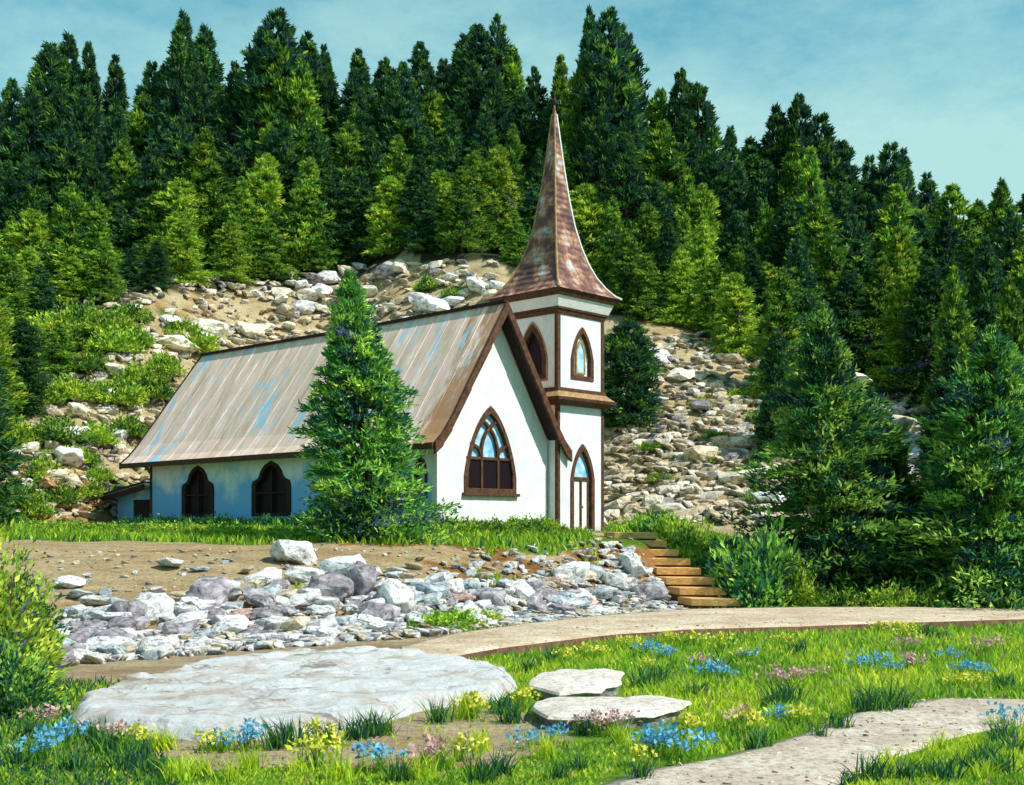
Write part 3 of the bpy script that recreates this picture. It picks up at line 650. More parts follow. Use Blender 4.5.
# scree
def scree_base(px, py, s, c):
    if px < 500:
        w = 'left brushy slope' if px < 120 else ('scree above shed' if px < 210 else ('scree above roof ridge' if px < 330 else 'scree beside pine top' if px < 400 else 'scree left of spire'))
        r = '' if px >= 120 else (' high' if py < 400 else ' low')
        return f'{size_word(s / 1.5)} {c} boulder{r} on {w}'
    r = 'upper' if py < 400 else ('middle' if py < 460 else 'lower'); w = 'near tower' if px < 665 else ('mid-slope' if px < 725 else 'near big right pine' if px < 850 else 'between right pines')
    return f'{size_word(s / 1.5)} {c} boulder on {r} right scree, {w}'
SC = ['pale'] * 5 + ['cream'] * 7 + ['tan'] * 3 + ['mauve'] * 1
cl = cr_ = 0
for _ in range(6000):
    if cl >= 72: break
    px = random.uniform(0, 500); top = np.interp(px, [0, 100, 150, 210, 330, 400, 500], [400, 360, 320, 300, 275, 262, 278]); bot = np.interp(px, [0, 120, 200, 500], [520, 500, 350, 305])
    py = random.uniform(top, bot)
    if px < 140 and random.random() < .5: continue
    if try_rock(px, py, random.uniform(.8, 2.2), random.choice(SC), random.randrange(6), scree_base, .2, sink=.25, sq=.75): cl += 1
for _ in range(6000):
    if cr_ >= 66: break
    px = random.uniform(608, 930); py = random.uniform(np.interp(px, [608, 660, 790, 930], [355, 350, 365, 365]), 522 if px < 780 else 480)
    if try_rock(px, py, random.uniform(.7, 1.9), random.choice(SC), random.randrange(6), scree_base, .2, sink=.25, sq=.7): cr_ += 1
def rust_base(px, py, s, c): return f'{size_word(s)} rusty brown boulder on the ochre ground left of the shed'
for px, py, s in [(12, 490, 1.3), (30, 478, 1.2), (50, 492, 1.4), (70, 480, 1.2), (88, 494, 1.1), (22, 508, 1.2), (62, 508, 1.2), (42, 520, 1.0), (82, 515, .9), (96, 506, .9), (10, 522, 1.0), (66, 524, .9)]:
    try_rock(px, py, s, 'rusty', random.randrange(6), rust_base, .05, sink=.3, sq=.8)
# three big flat stones of the foreground are their own kinds
def fit_slab(name, pts, z, t, mat, label, cat, k=5):
    P = poly_world(pts, z); Q = []
    for i in range(len(P)):
        a, b2 = P[i], P[(i + 1) % len(P)]
        for j in range(k): f_ = j / k; Q.append((a[0] * (1 - f_) + b2[0] * f_, a[1] * (1 - f_) + b2[1] * f_))
    Q = [(x + .03 * math.sin(7 * x + 3 * y), y + .04 * math.sin(5 * x - 4 * y)) for x, y in Q]
    cx = sum(x for x, y in Q) / len(Q); cy = sum(y for x, y in Q) / len(Q)
    mb = MB(); n = len(Q); vs = []
    for (s, zz) in ((.88, -.1), (.92, z - t), (.97, z - t * .5), (1.0, z - .045), (.975, z - .01), (.6, z + .03), (.25, z + .02)):
        for (x, y) in Q: vs.append(((x - cx) * s, (y - cy) * (s if s > .9 else s) , zz + .012 * math.sin(9 * x * s + 5 * y)))
    fs = []
    for r in range(6):
        for i in range(n): fs.append((r * n + i, r * n + (i + 1) % n, (r + 1) * n + (i + 1) % n, (r + 1) * n + i))
    fs.append(tuple(range(6 * n, 7 * n))); fs.append(tuple(range(n - 1, -1, -1))); mb.add(vs, fs)
    me = mb.mesh(name, mat); me.materials.append(ROCK['mauve'])
    for p in me.polygons:
        if p.center.z < z - t * .35 and abs(p.normal.z) < .8: p.material_index = 1
    o = link(name, me, loc=(cx, cy, 0)); tag(o, label, cat); return o
fit_slab('stone_slab', [(528, 684), (535, 674), (560, 669), (605, 668), (624, 672), (620, 682), (600, 690), (560, 692)], .20, .13, M['slab'], 'upper, smaller flat pale stone slab with dark edge, right of white outcrop', 'slab')['group'] = 'flat stone slabs in the grass'
fit_slab('stone_slab', [(530, 706), (545, 697), (600, 696), (660, 695), (690, 699), (686, 706), (655, 714), (600, 717), (545, 716)], .19, .13, M['slab'], 'lower, longer flat pale stone slab pointing right into the meadow', 'slab')['group'] = 'flat stone slabs in the grass'
# white bedrock outcrop
xs = np.arange(-9.5, 1.2, .06); ys = np.arange(14.5, 29, .06); OX, OY = np.meshgrid(xs, ys)
P = np.array(OUT)
def pdist(P, X, Y):
    d = np.full(X.shape, 1e9)
    for i in range(len(P)):
        a = P[i]; b2 = P[(i + 1) % len(P)]; e = b2 - a; t = np.clip(((X - a[0]) * e[0] + (Y - a[1]) * e[1]) / (e @ e), 0, 1)
        d = np.minimum(d, np.hypot(X - a[0] - t * e[0], Y - a[1] - t * e[1]))
    return d
sd = np.where(inside(OUT, OX, OY), 1, -1) * pdist(P, OX, OY) + .22 * wob(OX, OY, .6, 4) + .10 * wob(OX, OY, .22, 1)
led = .5 * wob(OX * .55, OY * 1.5, .7, 2) + .25 * wob(OX, OY * 1.4, .33, 7)
OZ = .22 * sst(sd / .22) + .16 * np.floor(led * 4) / 4 * sst(sd / .35) + .05 * wob(OX, OY, .22, 9) * sst(sd / .4) + .025 * wob(OX, OY, .1, 3) * sst(sd / .3) + .12 * sst((OY - 20) / 6) - .08
OZ += .05 * sst((OX + 8) / 8) + .06 * sst(sd / .3)
ok = sd > -.12; fk = (ok[:-1, :-1] | ok[:-1, 1:] | ok[1:, 1:] | ok[1:, :-1])
ii = np.arange(OX.size).reshape(OX.shape); F = np.stack([ii[:-1, :-1], ii[:-1, 1:], ii[1:, 1:], ii[1:, :-1]], -1)[fk]
u_, inv = np.unique(F, return_inverse=True); V = np.stack([OX.ravel(), OY.ravel(), OZ.ravel()], -1)[u_]
o = link('rock_outcrop', mesh_np('rock_outcrop', V, inv.reshape(F.shape), M['outcrop'], smooth=False))
tag(o, 'broad low outcrop of white bedrock at the foot of the rubble bank', 'outcrop')
# small loose stones nobody would count
def stones(N, sampler, smin, smax, mats, name):
    bm = hull(99, .5, .4, .3, 12, .02); base = np.array([v.co for v in bm.verts]); bmesh.ops.triangulate(bm, faces=bm.faces); bm.verts.index_update()
    fb = np.array([[v.index for v in f.verts] for f in bm.faces]); bm.free()
    me_v, me_f, k = [], [], 0
    while k < N:
        p = sampler()
        if p is None: continue
        x, y = p; s = R.uniform(smin, smax); a = R.uniform(0, 6.28); c, sn = math.cos(a), math.sin(a)
        v = base * np.array([s * R.uniform(.8, 1.5), s, s * R.uniform(.5, 1)]); v = np.column_stack([v[:, 0] * c - v[:, 1] * sn, v[:, 0] * sn + v[:, 1] * c, v[:, 2]])
        me_v.append(v + (x, y, h1(x, y) + s * .08 + (.16 if name == 'gravel' and y > 23 else 0))); me_f.append(fb + k * len(base)); k += 1
    me = mesh_np(name, np.concatenate(me_v), np.concatenate(me_f), mats[0])
    for m_ in mats[1:]: me.materials.append(m_)
    mi = np.repeat(R.integers(0, len(mats), N), len(fb)).astype(np.int32); me.polygons.foreach_set('material_index', mi)
    return link(name, me)
def s_scree():
    if random.random() < .55: px = random.uniform(-60, 500); py = random.uniform(262, 520)
    else: px = random.uniform(600, 960); py = random.uniform(335, 525)
    p = solve(px, py)
    if not p or p[1] < float(lin(p[0], FOOT)) + 1 or p[1] > float(lin(p[0], FOOT)) + 30: return None
    return p
tag(stones(5200, s_scree, .3, 1.2, [ROCK['cream'], ROCK['cream'], ROCK['tan'], ROCK['tan'], ROCK['tan'], ROCK['tan'], ROCK['mauve']], 'loose_stones'), 'small loose stones strewn over the tan hillside scree', 'stones', kind='stuff')
def s_bank():
    x = random.uniform(-14, 5.5); ty = float(lin(x, TOE)); y = ty + random.uniform(-.8, 7) * random.uniform(.3, 1)
    return None if x > 5.4 - 2.2 * (y - 38.1) / 6.9 else (x, y)
def s_road():
    while True:
        if random.random() < .6: px, py = random.uniform(380, 1100), random.uniform(611, 662); P_ = ROAD
        else: px, py = random.uniform(540, 1100), random.uniform(696, 800); P_ = PATH
        x, y = gnd(px, py)
        if inside(P_, np.array([x]), np.array([y]))[0]: return x, y
_rd = stones(600, s_road, .03, .10, [ROCK['cream'], ROCK['tan'], ROCK['tan']], 'gravel'); _rd.location.z = .03
tag(_rd, 'fine gravel scattered on the dirt road and footpath', 'gravel', kind='stuff')
def s_soil():
    x = random.uniform(-17, 5); ty = float(lin(x, TOE)); return x, ty + random.uniform(2, 14)
tag(stones(700, s_soil, .08, .28, [ROCK['pale'], ROCK['tan'], ROCK['tan'], ROCK['blue-grey']], 'pebbles'), 'small pebbles scattered on the bare soil slope', 'pebbles', kind='stuff')
tag(stones(3200, s_bank, .15, .6, [ROCK['pale'], ROCK['pale'], ROCK['pale'], ROCK['cream'], ROCK['mauve'], ROCK['blue-grey'], ROCK['tan']], 'rubble'), 'small grey and white rubble filling gaps between the bank rocks', 'rubble', kind='stuff')
name_all(items); items = []

# ------------------------------------------------------------------ foliage
PAL = {  # linear base colours
 'dark': [(.022, .075, .062), (.035, .11, .045), (.065, .17, .04), (.11, .25, .04), (.22, .38, .05), (.12, .10, .30)],
 'mid': [(.032, .10, .05), (.075, .19, .035), (.15, .31, .04), (.27, .44, .045), (.48, .62, .06), (.18, .15, .36)],
 'fresh': [(.06, .17, .04), (.16, .33, .04), (.29, .48, .05), (.48, .64, .07), (.66, .76, .09), (.20, .18, .36)],
 'blue': [(.025, .09, .10), (.045, .18, .075), (.11, .32, .06), (.25, .50, .08), (.50, .74, .13), (.14, .12, .36)]}
WT = {'dark': [.27, .265, .22, .15, .09, .005], 'mid': [.17, .225, .25, .21, .14, .005], 'fresh': [.11, .225, .26, .24, .16, .005], 'blue': [.17, .205, .25, .21, .16, .005]}
def leaves(cen, dirs, ln, wd, cols, name, mat, cup=.25):
    """rhombic leaf sprays: cen base points, dirs unit long axes"""
    n = len(cen); rnd = R.normal(0, 1, (n, 3)); side_ = np.cross(dirs, rnd); side_ /= np.linalg.norm(side_, axis=1)[:, None] + 1e-9
    nor = np.cross(dirs, side_); ln = np.asarray(ln).reshape(-1, 1); wd = np.asarray(wd).reshape(-1, 1)
    p0 = cen; p1 = cen + dirs * ln * .45 + side_ * wd / 2; p2 = cen + dirs * ln + nor * ln * cup; p3 = cen + dirs * ln * .45 - side_ * wd / 2
    V = np.stack([p0, p1, p2, p3], 1).reshape(-1, 3); F = np.arange(4 * n).reshape(n, 4)
    # fold on the long axis -> two triangles read as one spray
    F = np.concatenate([F[:, [0, 1, 2]], F[:, [0, 2, 3]]])
    return mesh_np(name, V, F, mat, np.repeat(cols, 4, 0))
def pick_cols(n, pal, groups, jit=.18):
    k = groups.max() + 1; ch = R.choice(6, k, p=WT[pal]); base = np.array(PAL[pal])[ch][groups]
    own = R.choice(6, n, p=WT[pal]); mixm = (R.random(n) < .38)[:, None]; base = np.where(mixm, np.array(PAL[pal])[own], base)
    return np.clip(base * (1 + R.normal(0, jit, (n, 1))) * (1 + R.normal(0, .06, (n, 3))), .004, .9)
def conifer(H, Rd, nb, nl, ll, lw, pal, p=.75, bare=.06, lean=(0, 0), droop=.25, nm='crown', lump=.28, round_=0):
    t = bare + (1 - bare) * R.random(nb) ** 1.15; nt_ = 17; t = np.clip((np.round(t * nt_) + R.normal(0, .22, nb)) / nt_, bare, .995); az = R.uniform(0, 2 * np.pi, nb)
    env = (1 - t) ** p * (1 - round_ * np.exp(-((t - bare) / .10)))        # envelope
    f1, f2 = R.uniform(0, 6.28, 2)
    lob = 1 + lump * np.sin(2 * az + f1 + 5 * t) * np.cos(9 * t + f2) + lump * .6 * np.sin(3 * az - 14 * t + f2)
    r = Rd * env * lob * R.uniform(.48, 1.22, nb) + .02 * Rd
    s = R.uniform(.30, 1.0, (nb, nl)) ** .7
    outx, outy = np.cos(az)[:, None], np.sin(az)[:, None]
    zz = t[:, None] * H + r[:, None] * (-droop * s + .16 * s ** 2) + R.normal(0, .05 * Rd * .6, (nb, nl))
    side_j = R.normal(0, .11, (nb, nl)) * (r[:, None] * .8 + .05 * Rd)
    x = r[:, None] * s * outx - side_j * outy; y = r[:, None] * s * outy + side_j * outx
    x = x + lean[0] * (zz / H) ; y = y + lean[1] * (zz / H)
    cen = np.stack([x, y, zz], -1).reshape(-1, 3)
    d = np.stack([np.broadcast_to(outx, x.shape), np.broadcast_to(outy, x.shape), np.broadcast_to((.35 + .9 * t ** 3)[:, None], x.shape)], -1).reshape(-1, 3) + R.normal(0, .5, (nb * nl, 3))
    d /= np.linalg.norm(d, axis=1)[:, None]
    g = np.repeat(np.arange(nb), nl); n = nb * nl
    # clump colour: neighbouring branches share it
    cl_ = ((az * 1.6).astype(int) + 7 * (t * 11).astype(int) + (R.random(nb) < .35) * R.integers(0, 500, nb))
    _, cg = np.unique(cl_, return_inverse=True)
    cols = pick_cols(n, pal, cg[g])
    sc = R.uniform(.6, 1.25, n) * (.55 + .45 * np.clip(env[g] * 2.2, 0, 1))
    cme = leaves(cen, d, ll * sc, lw * sc, cols, nm, M['leaf'])
    mb = MB(); mb.tube([(lean[0] * q, lean[1] * q, H * q - (.5 if q == 0 else 0)) for q in (0, .3, .6, .97)], [Rd * .085, Rd * .06, Rd * .04, .02], 7)
    for i in range(0, nb, max(1, nb // 40)):
        if t[i] > .9: continue
        mb.tube([(lean[0] * t[i], lean[1] * t[i], t[i] * H), (lean[0] * t[i] + .55 * r[i] * math.cos(az[i]), lean[1] * t[i] + .55 * r[i] * math.sin(az[i]), t[i] * H - .1 * r[i]), (lean[0] * t[i] + .95 * r[i] * math.cos(az[i]), lean[1] * t[i] + .95 * r[i] * math.sin(az[i]), t[i] * H - .1 * r[i])], [Rd * .022, Rd * .014, Rd * .006], 4)
    return cme, mb.mesh('trunk', M['bark'])
def place_tree(meshes, loc, s=(1, 1, 1), rz=0, name='pine_tree'):
    r = empty(name, loc, rz); r.scale = s
    link('crown', meshes[0], r); link('trunk', meshes[1], r); return r

# near pines, one of a kind
p = (-4.75, 40.3); t_ = place_tree(conifer(9.0, 2.3, 860, 56, .26, .075, 'blue', .72, .03, (-.7, 0), nm='crown', lump=.22), (p[0], p[1], h1(*p) - .1)); tag(t_, 'tall blue-green pine standing in front of the church roof and side wall', 'pine tree', 'near pine trees')
p = (11.1, 41.0); t_ = place_tree(conifer(10.2, 2.9, 860, 56, .29, .08, 'blue', .72, .03, (-.5, 0), lump=.38), (p[0], p[1], h1(*p) - .1)); tag(t_, 'large dark blue-green pine behind the round bush right of the steps', 'pine tree', 'near pine trees')
p = (15.6, 39.4); t_ = place_tree(conifer(9.2, 2.9, 820, 54, .29, .08, 'blue', .62, .03, (.2, 0), lump=.38), (p[0], p[1], h1(*p) - .1)); tag(t_, 'big blue-green pine at the right edge beside the road', 'pine tree', 'near pine trees')
p = (13.2, 42.0); t_ = place_tree(conifer(6.0, 2.2, 520, 46, .30, .085, 'dark', .70, .03, lump=.3), (p[0], p[1], h1(*p) - .1)); tag(t_, 'dark pine filling the gap between the two big roadside pines', 'pine tree', 'near pine trees')
p = solve(628, 424); t_ = place_tree(conifer(5.7, 1.9, 460, 44, .30, .085, 'dark', .38, .03, lump=.25, round_=.3), (p[0], p[1], h1(*p) - .3)); tag(t_, 'bushy dark conifer on the scree tucked behind the belfry', 'conifer', 'near pine trees')

# forest prototypes
PROTO = {}
for kind, cfgs in {'dark': [(.62, 'dark', .22), (.75, 'dark', .30), (.55, 'dark', .34)], 'mid': [(.62, 'mid', .30), (.5, 'mid', .38), (.7, 'mid', .3)], 'fresh': [(.55, 'fresh', .32), (.45, 'fresh', .4)]}.items():
    PROTO[kind] = [conifer(16, 3.3, 480, 28, .62, .185, pal, p_, .08, (R.normal(0, .4), 0), lump=lm) for p_, pal, lm in cfgs]
SKY = [(-12, 92), (12, 84), (45, 46), (66, 36), (88, 46), (118, 60), (150, 66), (182, 14), (204, 28), (236, 66), (262, 30), (276, 16), (308, 38), (326, 48), (360, 54), (384, 62), (403, 66), (420, 44), (442, 62), (462, 36), (478, 30), (497, 20), (512, 52), (534, 70), (560, 60), (590, 10), (608, 16), (626, 38), (655, 96), (680, 74), (700, 88), (728, 130), (752, 140), (778, 108), (798, 100), (818, 120), (842, 146), (868, 160), (888, 148), (906, 152), (930, 176), (955, 188), (980, 205), (1003, 184), (1028, 196), (1050, 210)]
def sky_y(px): return float(np.interp(px, [s[0] for s in SKY], [s[1] for s in SKY]))
tree_items = []
def forest(px, ytop, Y, kind, row, wf=1.0):
    x = (px - 512) / FOC * Y; z0 = h1(x, Y) - .4; zt = EYE + (HORIZ - ytop) / FOC * Y; H = zt - z0
    if H < 3.5: H = 3.5
    k = random.randrange(len(PROTO[kind])); w = (H / 16) ** .5 * wf * random.uniform(.85, 1.15)
    r = place_tree(PROTO[kind][k], (x, Y, z0), (w, w, H / 16), random.uniform(0, 6.28))
    colw = {'dark': 'dark green', 'mid': 'mid-green', 'fresh': 'yellow-green'}[kind]
    zone = 'beyond the right edge' if px > 1035 else 'above shed' if px < 170 else 'above church roof' if px < 340 else 'behind pine top' if px < 420 else 'left of spire' if px < 530 else 'right of spire' if px < 650 else 'above right scree' if px < 780 else 'at right'
    tag(r, cat='pine tree', group='pines of the hillside forest'); tree_items.append((r, f'{colw} pine {row} {zone}', px))
for px, yt in SKY:
    forest(px, yt, 104 + random.uniform(-6, 8), 'dark' if random.random() < .88 else 'mid', 'on the skyline', random.choice([.75, .95, 1.25]))
def edge_Y(px):
    Y_ = 85.
    for _ in range(6): Y_ = float(lin((px - 512) / FOC * Y_, FOOT)) + 26.5
    return Y_
def crest_y(px):
    Y_ = edge_Y(px); return HORIZ - (h1((px - 512) / FOC * Y_, Y_) - EYE) / Y_ * FOC
for row, frac, dep, kinds, step in (('in the upper rows', .16, 100, ['dark'] * 5 + ['mid'] * 2, 27), ('in the middle rows', .36, 95, ['dark'] * 5 + ['mid'] * 4 + ['fresh'], 28), ('in the lower rows', .56, 91, ['dark'] * 4 + ['mid'] * 4 + ['fresh'] * 2, 29)):
    px = -20
    while px < 1240:
        a, b2 = sky_y(px), crest_y(px); yt = a + (b2 - a) * (frac + random.uniform(-.05, .05)); sp = -.10 * max(0, px - 560)
        forest(px + random.uniform(-6, 6), yt, max(dep + random.uniform(-2, 2) + sp * .5, edge_Y(px) + 1.5), random.choice(kinds), row, random.choice([.75, .9, 1.0])); px += step
px = -10
while px < 640:
    Yf = edge_Y(px) + 1; b2 = crest_y(px)
    if not (515 < px < 600): forest(px + random.uniform(-8, 8), b2 - random.uniform(45, 95), Yf, random.choice(['fresh', 'fresh', 'mid', 'mid', 'dark']), 'along the lower forest edge', .85)
    px += 40
for px, yt, Y, k in [(645, 255, 78, 'mid'), (680, 250, 78, 'fresh'), (668, 215, 84, 'dark'), (712, 262, 77, 'mid'), (735, 275, 74, 'fresh'), (752, 250, 80, 'dark'), (780, 270, 68, 'mid'), (800, 235, 74, 'dark'), (825, 230, 78, 'mid'), (850, 262, 76, 'dark'), (880, 255, 76, 'mid'), (905, 262, 72, 'fresh'), (930, 255, 70, 'dark'), (955, 270, 60, 'mid'), (985, 240, 66, 'dark'), (1010, 280, 57, 'mid'), (1035, 250, 60, 'dark'), (950, 345, 52, 'dark'), (1000, 340, 50, 'mid'), (960, 400, 46, 'dark'), (775, 330, 60, 'dark'), (1040, 330, 48, 'dark'), (1075, 270, 56, 'mid'), (1110, 300, 50, 'dark'), (1150, 250, 62, 'mid'), (1190, 290, 52, 'dark'), (1235, 270, 58, 'fresh'), (1090, 230, 74, 'dark'), (1170, 220, 78, 'mid'), (1260, 240, 70, 'dark'), (1080, 400, 44, 'mid'), (1140, 380, 45, 'dark'), (1210, 400, 45, 'mid')]:
    forest(px, yt, Y, k, 'low on the right slope', .8 if Y > 60 else .62)
for px, yt, Y, k in [(8, 250, 76, 'mid'), (40, 265, 78, 'dark'), (75, 270, 80, 'fresh'), (20, 320, 66, 'dark'), (-15, 290, 62, 'fresh'), (60, 330, 70, 'mid'), (100, 292, 80, 'mid'), (-25, 330, 52, 'dark'), (135, 268, 84, 'dark')]:
    forest(px, yt, Y, k, 'low on the left slope', .85)
name_all(tree_items)

# shrubs
def shrub_mesh(pal, n=4200, hr=.85, ll=.17, lw=.085, nm='foliage'):
    nb = n // 16; v = R.normal(0, 1, (nb, 3)); v[:, 2] = np.abs(v[:, 2]) * 1.0; v /= np.linalg.norm(v, axis=1)[:, None]
    f = R.uniform(0, 6.28, 3); lob = 1 + .18 * np.sin(3 * np.arctan2(v[:, 1], v[:, 0]) + f[0]) + .14 * np.sin(5 * v[:, 2] + 4 * v[:, 0] + f[1])
    tip = v * lob[:, None] * R.uniform(.45, 1.08, (nb, 1)); tip[:, 2] *= hr
    s = R.uniform(.55, 1.02, (nb, 16, 1)); cen = tip[:, None, :] * s + R.normal(0, .085, (nb, 16, 3)); cen = cen.reshape(-1, 3); cen[:, 2] = np.abs(cen[:, 2])
    d = np.repeat(v, 16, 0) * .8 + R.normal(0, .45, (nb * 16, 3)) + (0, 0, .5); d /= np.linalg.norm(d, axis=1)[:, None]
    ang = (np.arctan2(v[:, 1], v[:, 0]) * 2).astype(int) + 9 * (v[:, 2] * 5).astype(int) + (R.random(nb) < .4) * R.integers(0, 99, nb)
    _, cg = np.unique(ang, return_inverse=True); N = nb * 16
    me = leaves(cen, d, ll * R.uniform(.6, 1.3, N), lw * R.uniform(.6, 1.3, N), pick_cols(N, pal, np.repeat(cg, 16)), nm, M['shrub'])
    mb = MB()
    for k in range(9):
        a = R.uniform(0, 6.28); e = R.uniform(.3, .7); mb.tube([(0, 0, -.1), (math.cos(a) * e * .5, math.sin(a) * e * .5, .3 * hr), (math.cos(a) * e, math.sin(a) * e, .75 * hr)], [.04, .025, .01], 5)
    return me, mb.mesh('stem', M['bark'])
SH = {'fresh': [shrub_mesh('fresh') for _ in range(2)], 'mid': [shrub_mesh('mid') for _ in range(2)], 'blue': [shrub_mesh('blue') for _ in range(2)]}
def big_bush(x, y, r, h, pal, n, ll, lw, label, group):
    me = shrub_mesh(pal, n, h / r, ll, lw); o = empty('shrub', (x, y, h1(x, y) - .08)); 
    for q in me:
        c = np.zeros(len(q.vertices) * 3); q.vertices.foreach_get('co', c); q.vertices.foreach_set('co', c * r); q.update()
    link('foliage', me[0], o); link('stem', me[1], o); tag(o, label, 'shrub', group); return o
BIG = {'mid': shrub_mesh('mid', 9000, .95, .17, .065), 'fresh': shrub_mesh('fresh', 9000, .95, .17, .065), 'blue': shrub_mesh('blue', 9000, .9, .16, .06)}
def shrub(x, y, r, hh, pal, label=None, big=False, group=None, cat='shrub', name='shrub', dz=-.08):
    me = BIG[pal] if big else random.choice(SH[pal]); o = empty(name, (x, y, h1(x, y) + dz), random.uniform(0, 6.28)); o.scale = (r, r * random.uniform(.85, 1.1), hh)
    link('foliage', me[0], o); link('stem', me[1], o); tag(o, label, cat, group); return o
shrub(10.6, 38.6, .8, .8, 'mid', 'low mid-green shrub by the road under the large right pine', False, 'roadside bushes')
shrub(12.0, 38.4, .9, .9, 'fresh', 'low yellow-green shrub between the two big roadside pines', False, 'roadside bushes')
shrub(13.3, 38.5, .9, .8, 'mid', 'low green shrub by the road left of the rightmost pine', False, 'roadside bushes')
shrub(14.8, 38.2, 1.0, .7, 'blue', 'low dark shrub at the foot of the rightmost pine', False, 'roadside bushes')
shrub(16.3, 38.3, .9, .8, 'mid', 'low shrub at the far right end of the road verge', False, 'roadside bushes')
it = []
for px, py, Y, r, hh, pal in [(640, 512, 49, .9, .9, 'fresh'), (660, 517, 48, .9, 1.1, 'blue'), (676, 522, 46.6, .9, 1.2, 'fresh'), (684, 530, 45.2, .9, 1.3, 'mid'), (700, 538, 44, .9, 1.4, 'fresh'), (716, 545, 43, .9, 1.4, 'blue'), (728, 560, 42, .8, 1.3, 'mid'), (738, 568, 41, .8, 1.2, 'fresh'), (722, 540, 43, 1.1, 1.7, 'mid'), (745, 540, 43.5, 1.1, 1.8, 'fresh'), (770, 545, 43, 1.1, 1.8, 'mid')]:
    x = (px - 512) / FOC * Y; o = shrub(x, Y, r, hh, pal, group='shrubs lining the right side of the steps'); it.append((o, 'leafy shrub along the right side of the steps', px))
for px, Y, r, hh, pal in [(445, 43.3, .9, .8, 'fresh'), (468, 43.6, .8, .65, 'fresh'), (488, 44, .9, .7, 'mid'), (505, 44.3, .8, .6, 'fresh'), (524, 45, .9, .7, 'mid'), (545, 46, .8, .7, 'fresh'), (538, 44, .7, .5, 'mid'), (560, 46, .7, .4, 'mid')]:
    x = (px - 512) / FOC * Y; o = shrub(x, Y, r, hh, pal, group='low bushes under the gable wall'); it.append((o, 'low bush with yellowish tips under the gable wall', px))
for px, py, s, pal in [(20, 505, 1.3, 'mid'), (45, 480, 1.3, 'fresh'), (15, 445, 1.6, 'fresh'), (60, 440, 1.5, 'mid'), (95, 445, 1.4, 'fresh'), (35, 405, 1.6, 'mid'), (75, 400, 1.5, 'fresh'), (115, 405, 1.6, 'fresh'), (150, 400, 1.5, 'mid'), (160, 375, 1.5, 'fresh'), (190, 352, 1.6, 'fresh'), (182, 338, 1.3, 'fresh'), (90, 372, 1.4, 'mid'), (125, 435, 1.3, 'mid'), (80, 465, 1.1, 'fresh'), (8, 380, 1.8, 'fresh'), (55, 370, 1.5, 'fresh'), (430, 290, 1.1, 'mid'), (455, 298, 1.0, 'mid'), (345, 305, .8, 'fresh'), (140, 385, 1.5, 'fresh'), (60, 335, 1.8, 'fresh'), (85, 325, 1.7, 'mid'), (105, 335, 1.7, 'fresh'), (130, 322, 1.4, 'mid'), (40, 350, 1.8, 'mid'), (110, 352, 1.6, 'fresh'), (135, 345, 1.4, 'fresh'), (20, 350, 1.8, 'fresh'), (70, 350, 1.6, 'mid'), (60, 505, 1.2, 'mid'), (88, 498, 1.0, 'fresh'), (35, 515, 1.1, 'fresh'), (95, 480, 1.0, 'fresh')]:
    q = solve(px, py)
    if q: o = shrub(q[0], q[1], s, s * .9, pal, group='brush on the left hillside'); it.append((o, ('yellow-green' if pal == 'fresh' else 'green') + (' brush clump on the brushy slope left of the church' if px < 200 else ' brush clump on the scree above the roof'), px))
for px, py, s, pal in [(640, 385, .7, 'mid'), (700, 405, .7, 'fresh'), (742, 398, .9, 'fresh'), (760, 420, .9, 'mid'), (715, 440, .8, 'mid'), (650, 450, .7, 'mid'), (712, 462, .6, 'fresh'), (660, 482, .7, 'fresh'), (740, 480, .9, 'mid'), (765, 500, 1.1, 'mid'), (680, 380, .6, 'mid'), (630, 430, .5, 'mid'), (758, 470, .8, 'blue')]:
    q = solve(px, py)
    if q: o = shrub(q[0], q[1], s, s * .7, pal, group='brush on the right scree'); it.append((o, ('yellow-green' if pal == 'fresh' else 'green') + ' brush clump among boulders on the right scree', px))
# hedge along the long wall
for i, v in enumerate(np.arange(1.2, 21.5, .95)):
    x, y = cw(-1.0 - .2 * random.random(), v); o = shrub(x, y, .75, .62 + .15 * random.random(), 'blue', group='dark hedge shrubs along the side wall'); it.append((o, 'low dark hedge shrub along the foot of the side wall', proj((x, y, 2.5))[0]))
for px in range(36, 330, 19):
    Y = 42 + (300 - px) * .025; x = (px - 512) / FOC * Y; o = shrub(x, Y, .85, .42 + .12 * random.random(), random.choice(['fresh', 'fresh', 'mid']), group='low green shrubs edging the terrace'); it.append((o, 'low yellow-green shrub edging the terrace below side wall', px))
for px, py, s, pal in [(440, 628, .8, 'fresh'), (462, 624, .8, 'fresh'), (420, 630, .6, 'mid'), (485, 622, .6, 'fresh'), (690, 605, .5, 'mid'), (678, 596, .4, 'mid')]:
    q = solve(px, py)
    if q: o = shrub(q[0], q[1], s, s * .6, pal, group='shrubs at foot of rubble bank'); it.append((o, 'low shrub at the foot of the rubble bank by the road', px))
name_all(it)
big_bush(8.0, 39.4, 1.5, 2.35, 'blue', 9000, .22, .08, 'large round dark bush at the foot of the steps', 'roadside bushes')
big_bush(9.15, 38.9, .85, 1.7, 'fresh', 5000, .20, .08, 'yellow-green bush overlapping the right flank of the round bush', 'roadside bushes')
# left foreground bush
big_bush(-7.9, 18.2, .95, 2.75, 'fresh', 15000, .13, .06, 'tall yellow-green bush at the left edge of the foreground', 'left foreground bushes')
big_bush(-7.15, 17.2, .6, 1.1, 'blue', 7000, .17, .07, 'dark lower bush in front of the tall left-edge bush', 'left foreground bushes')
big_bush(-8.9, 21.3, 1.0, 1.9, 'mid', 9000, .15, .06, 'mid-green bush just behind the tall left-edge bush', 'left foreground bushes')

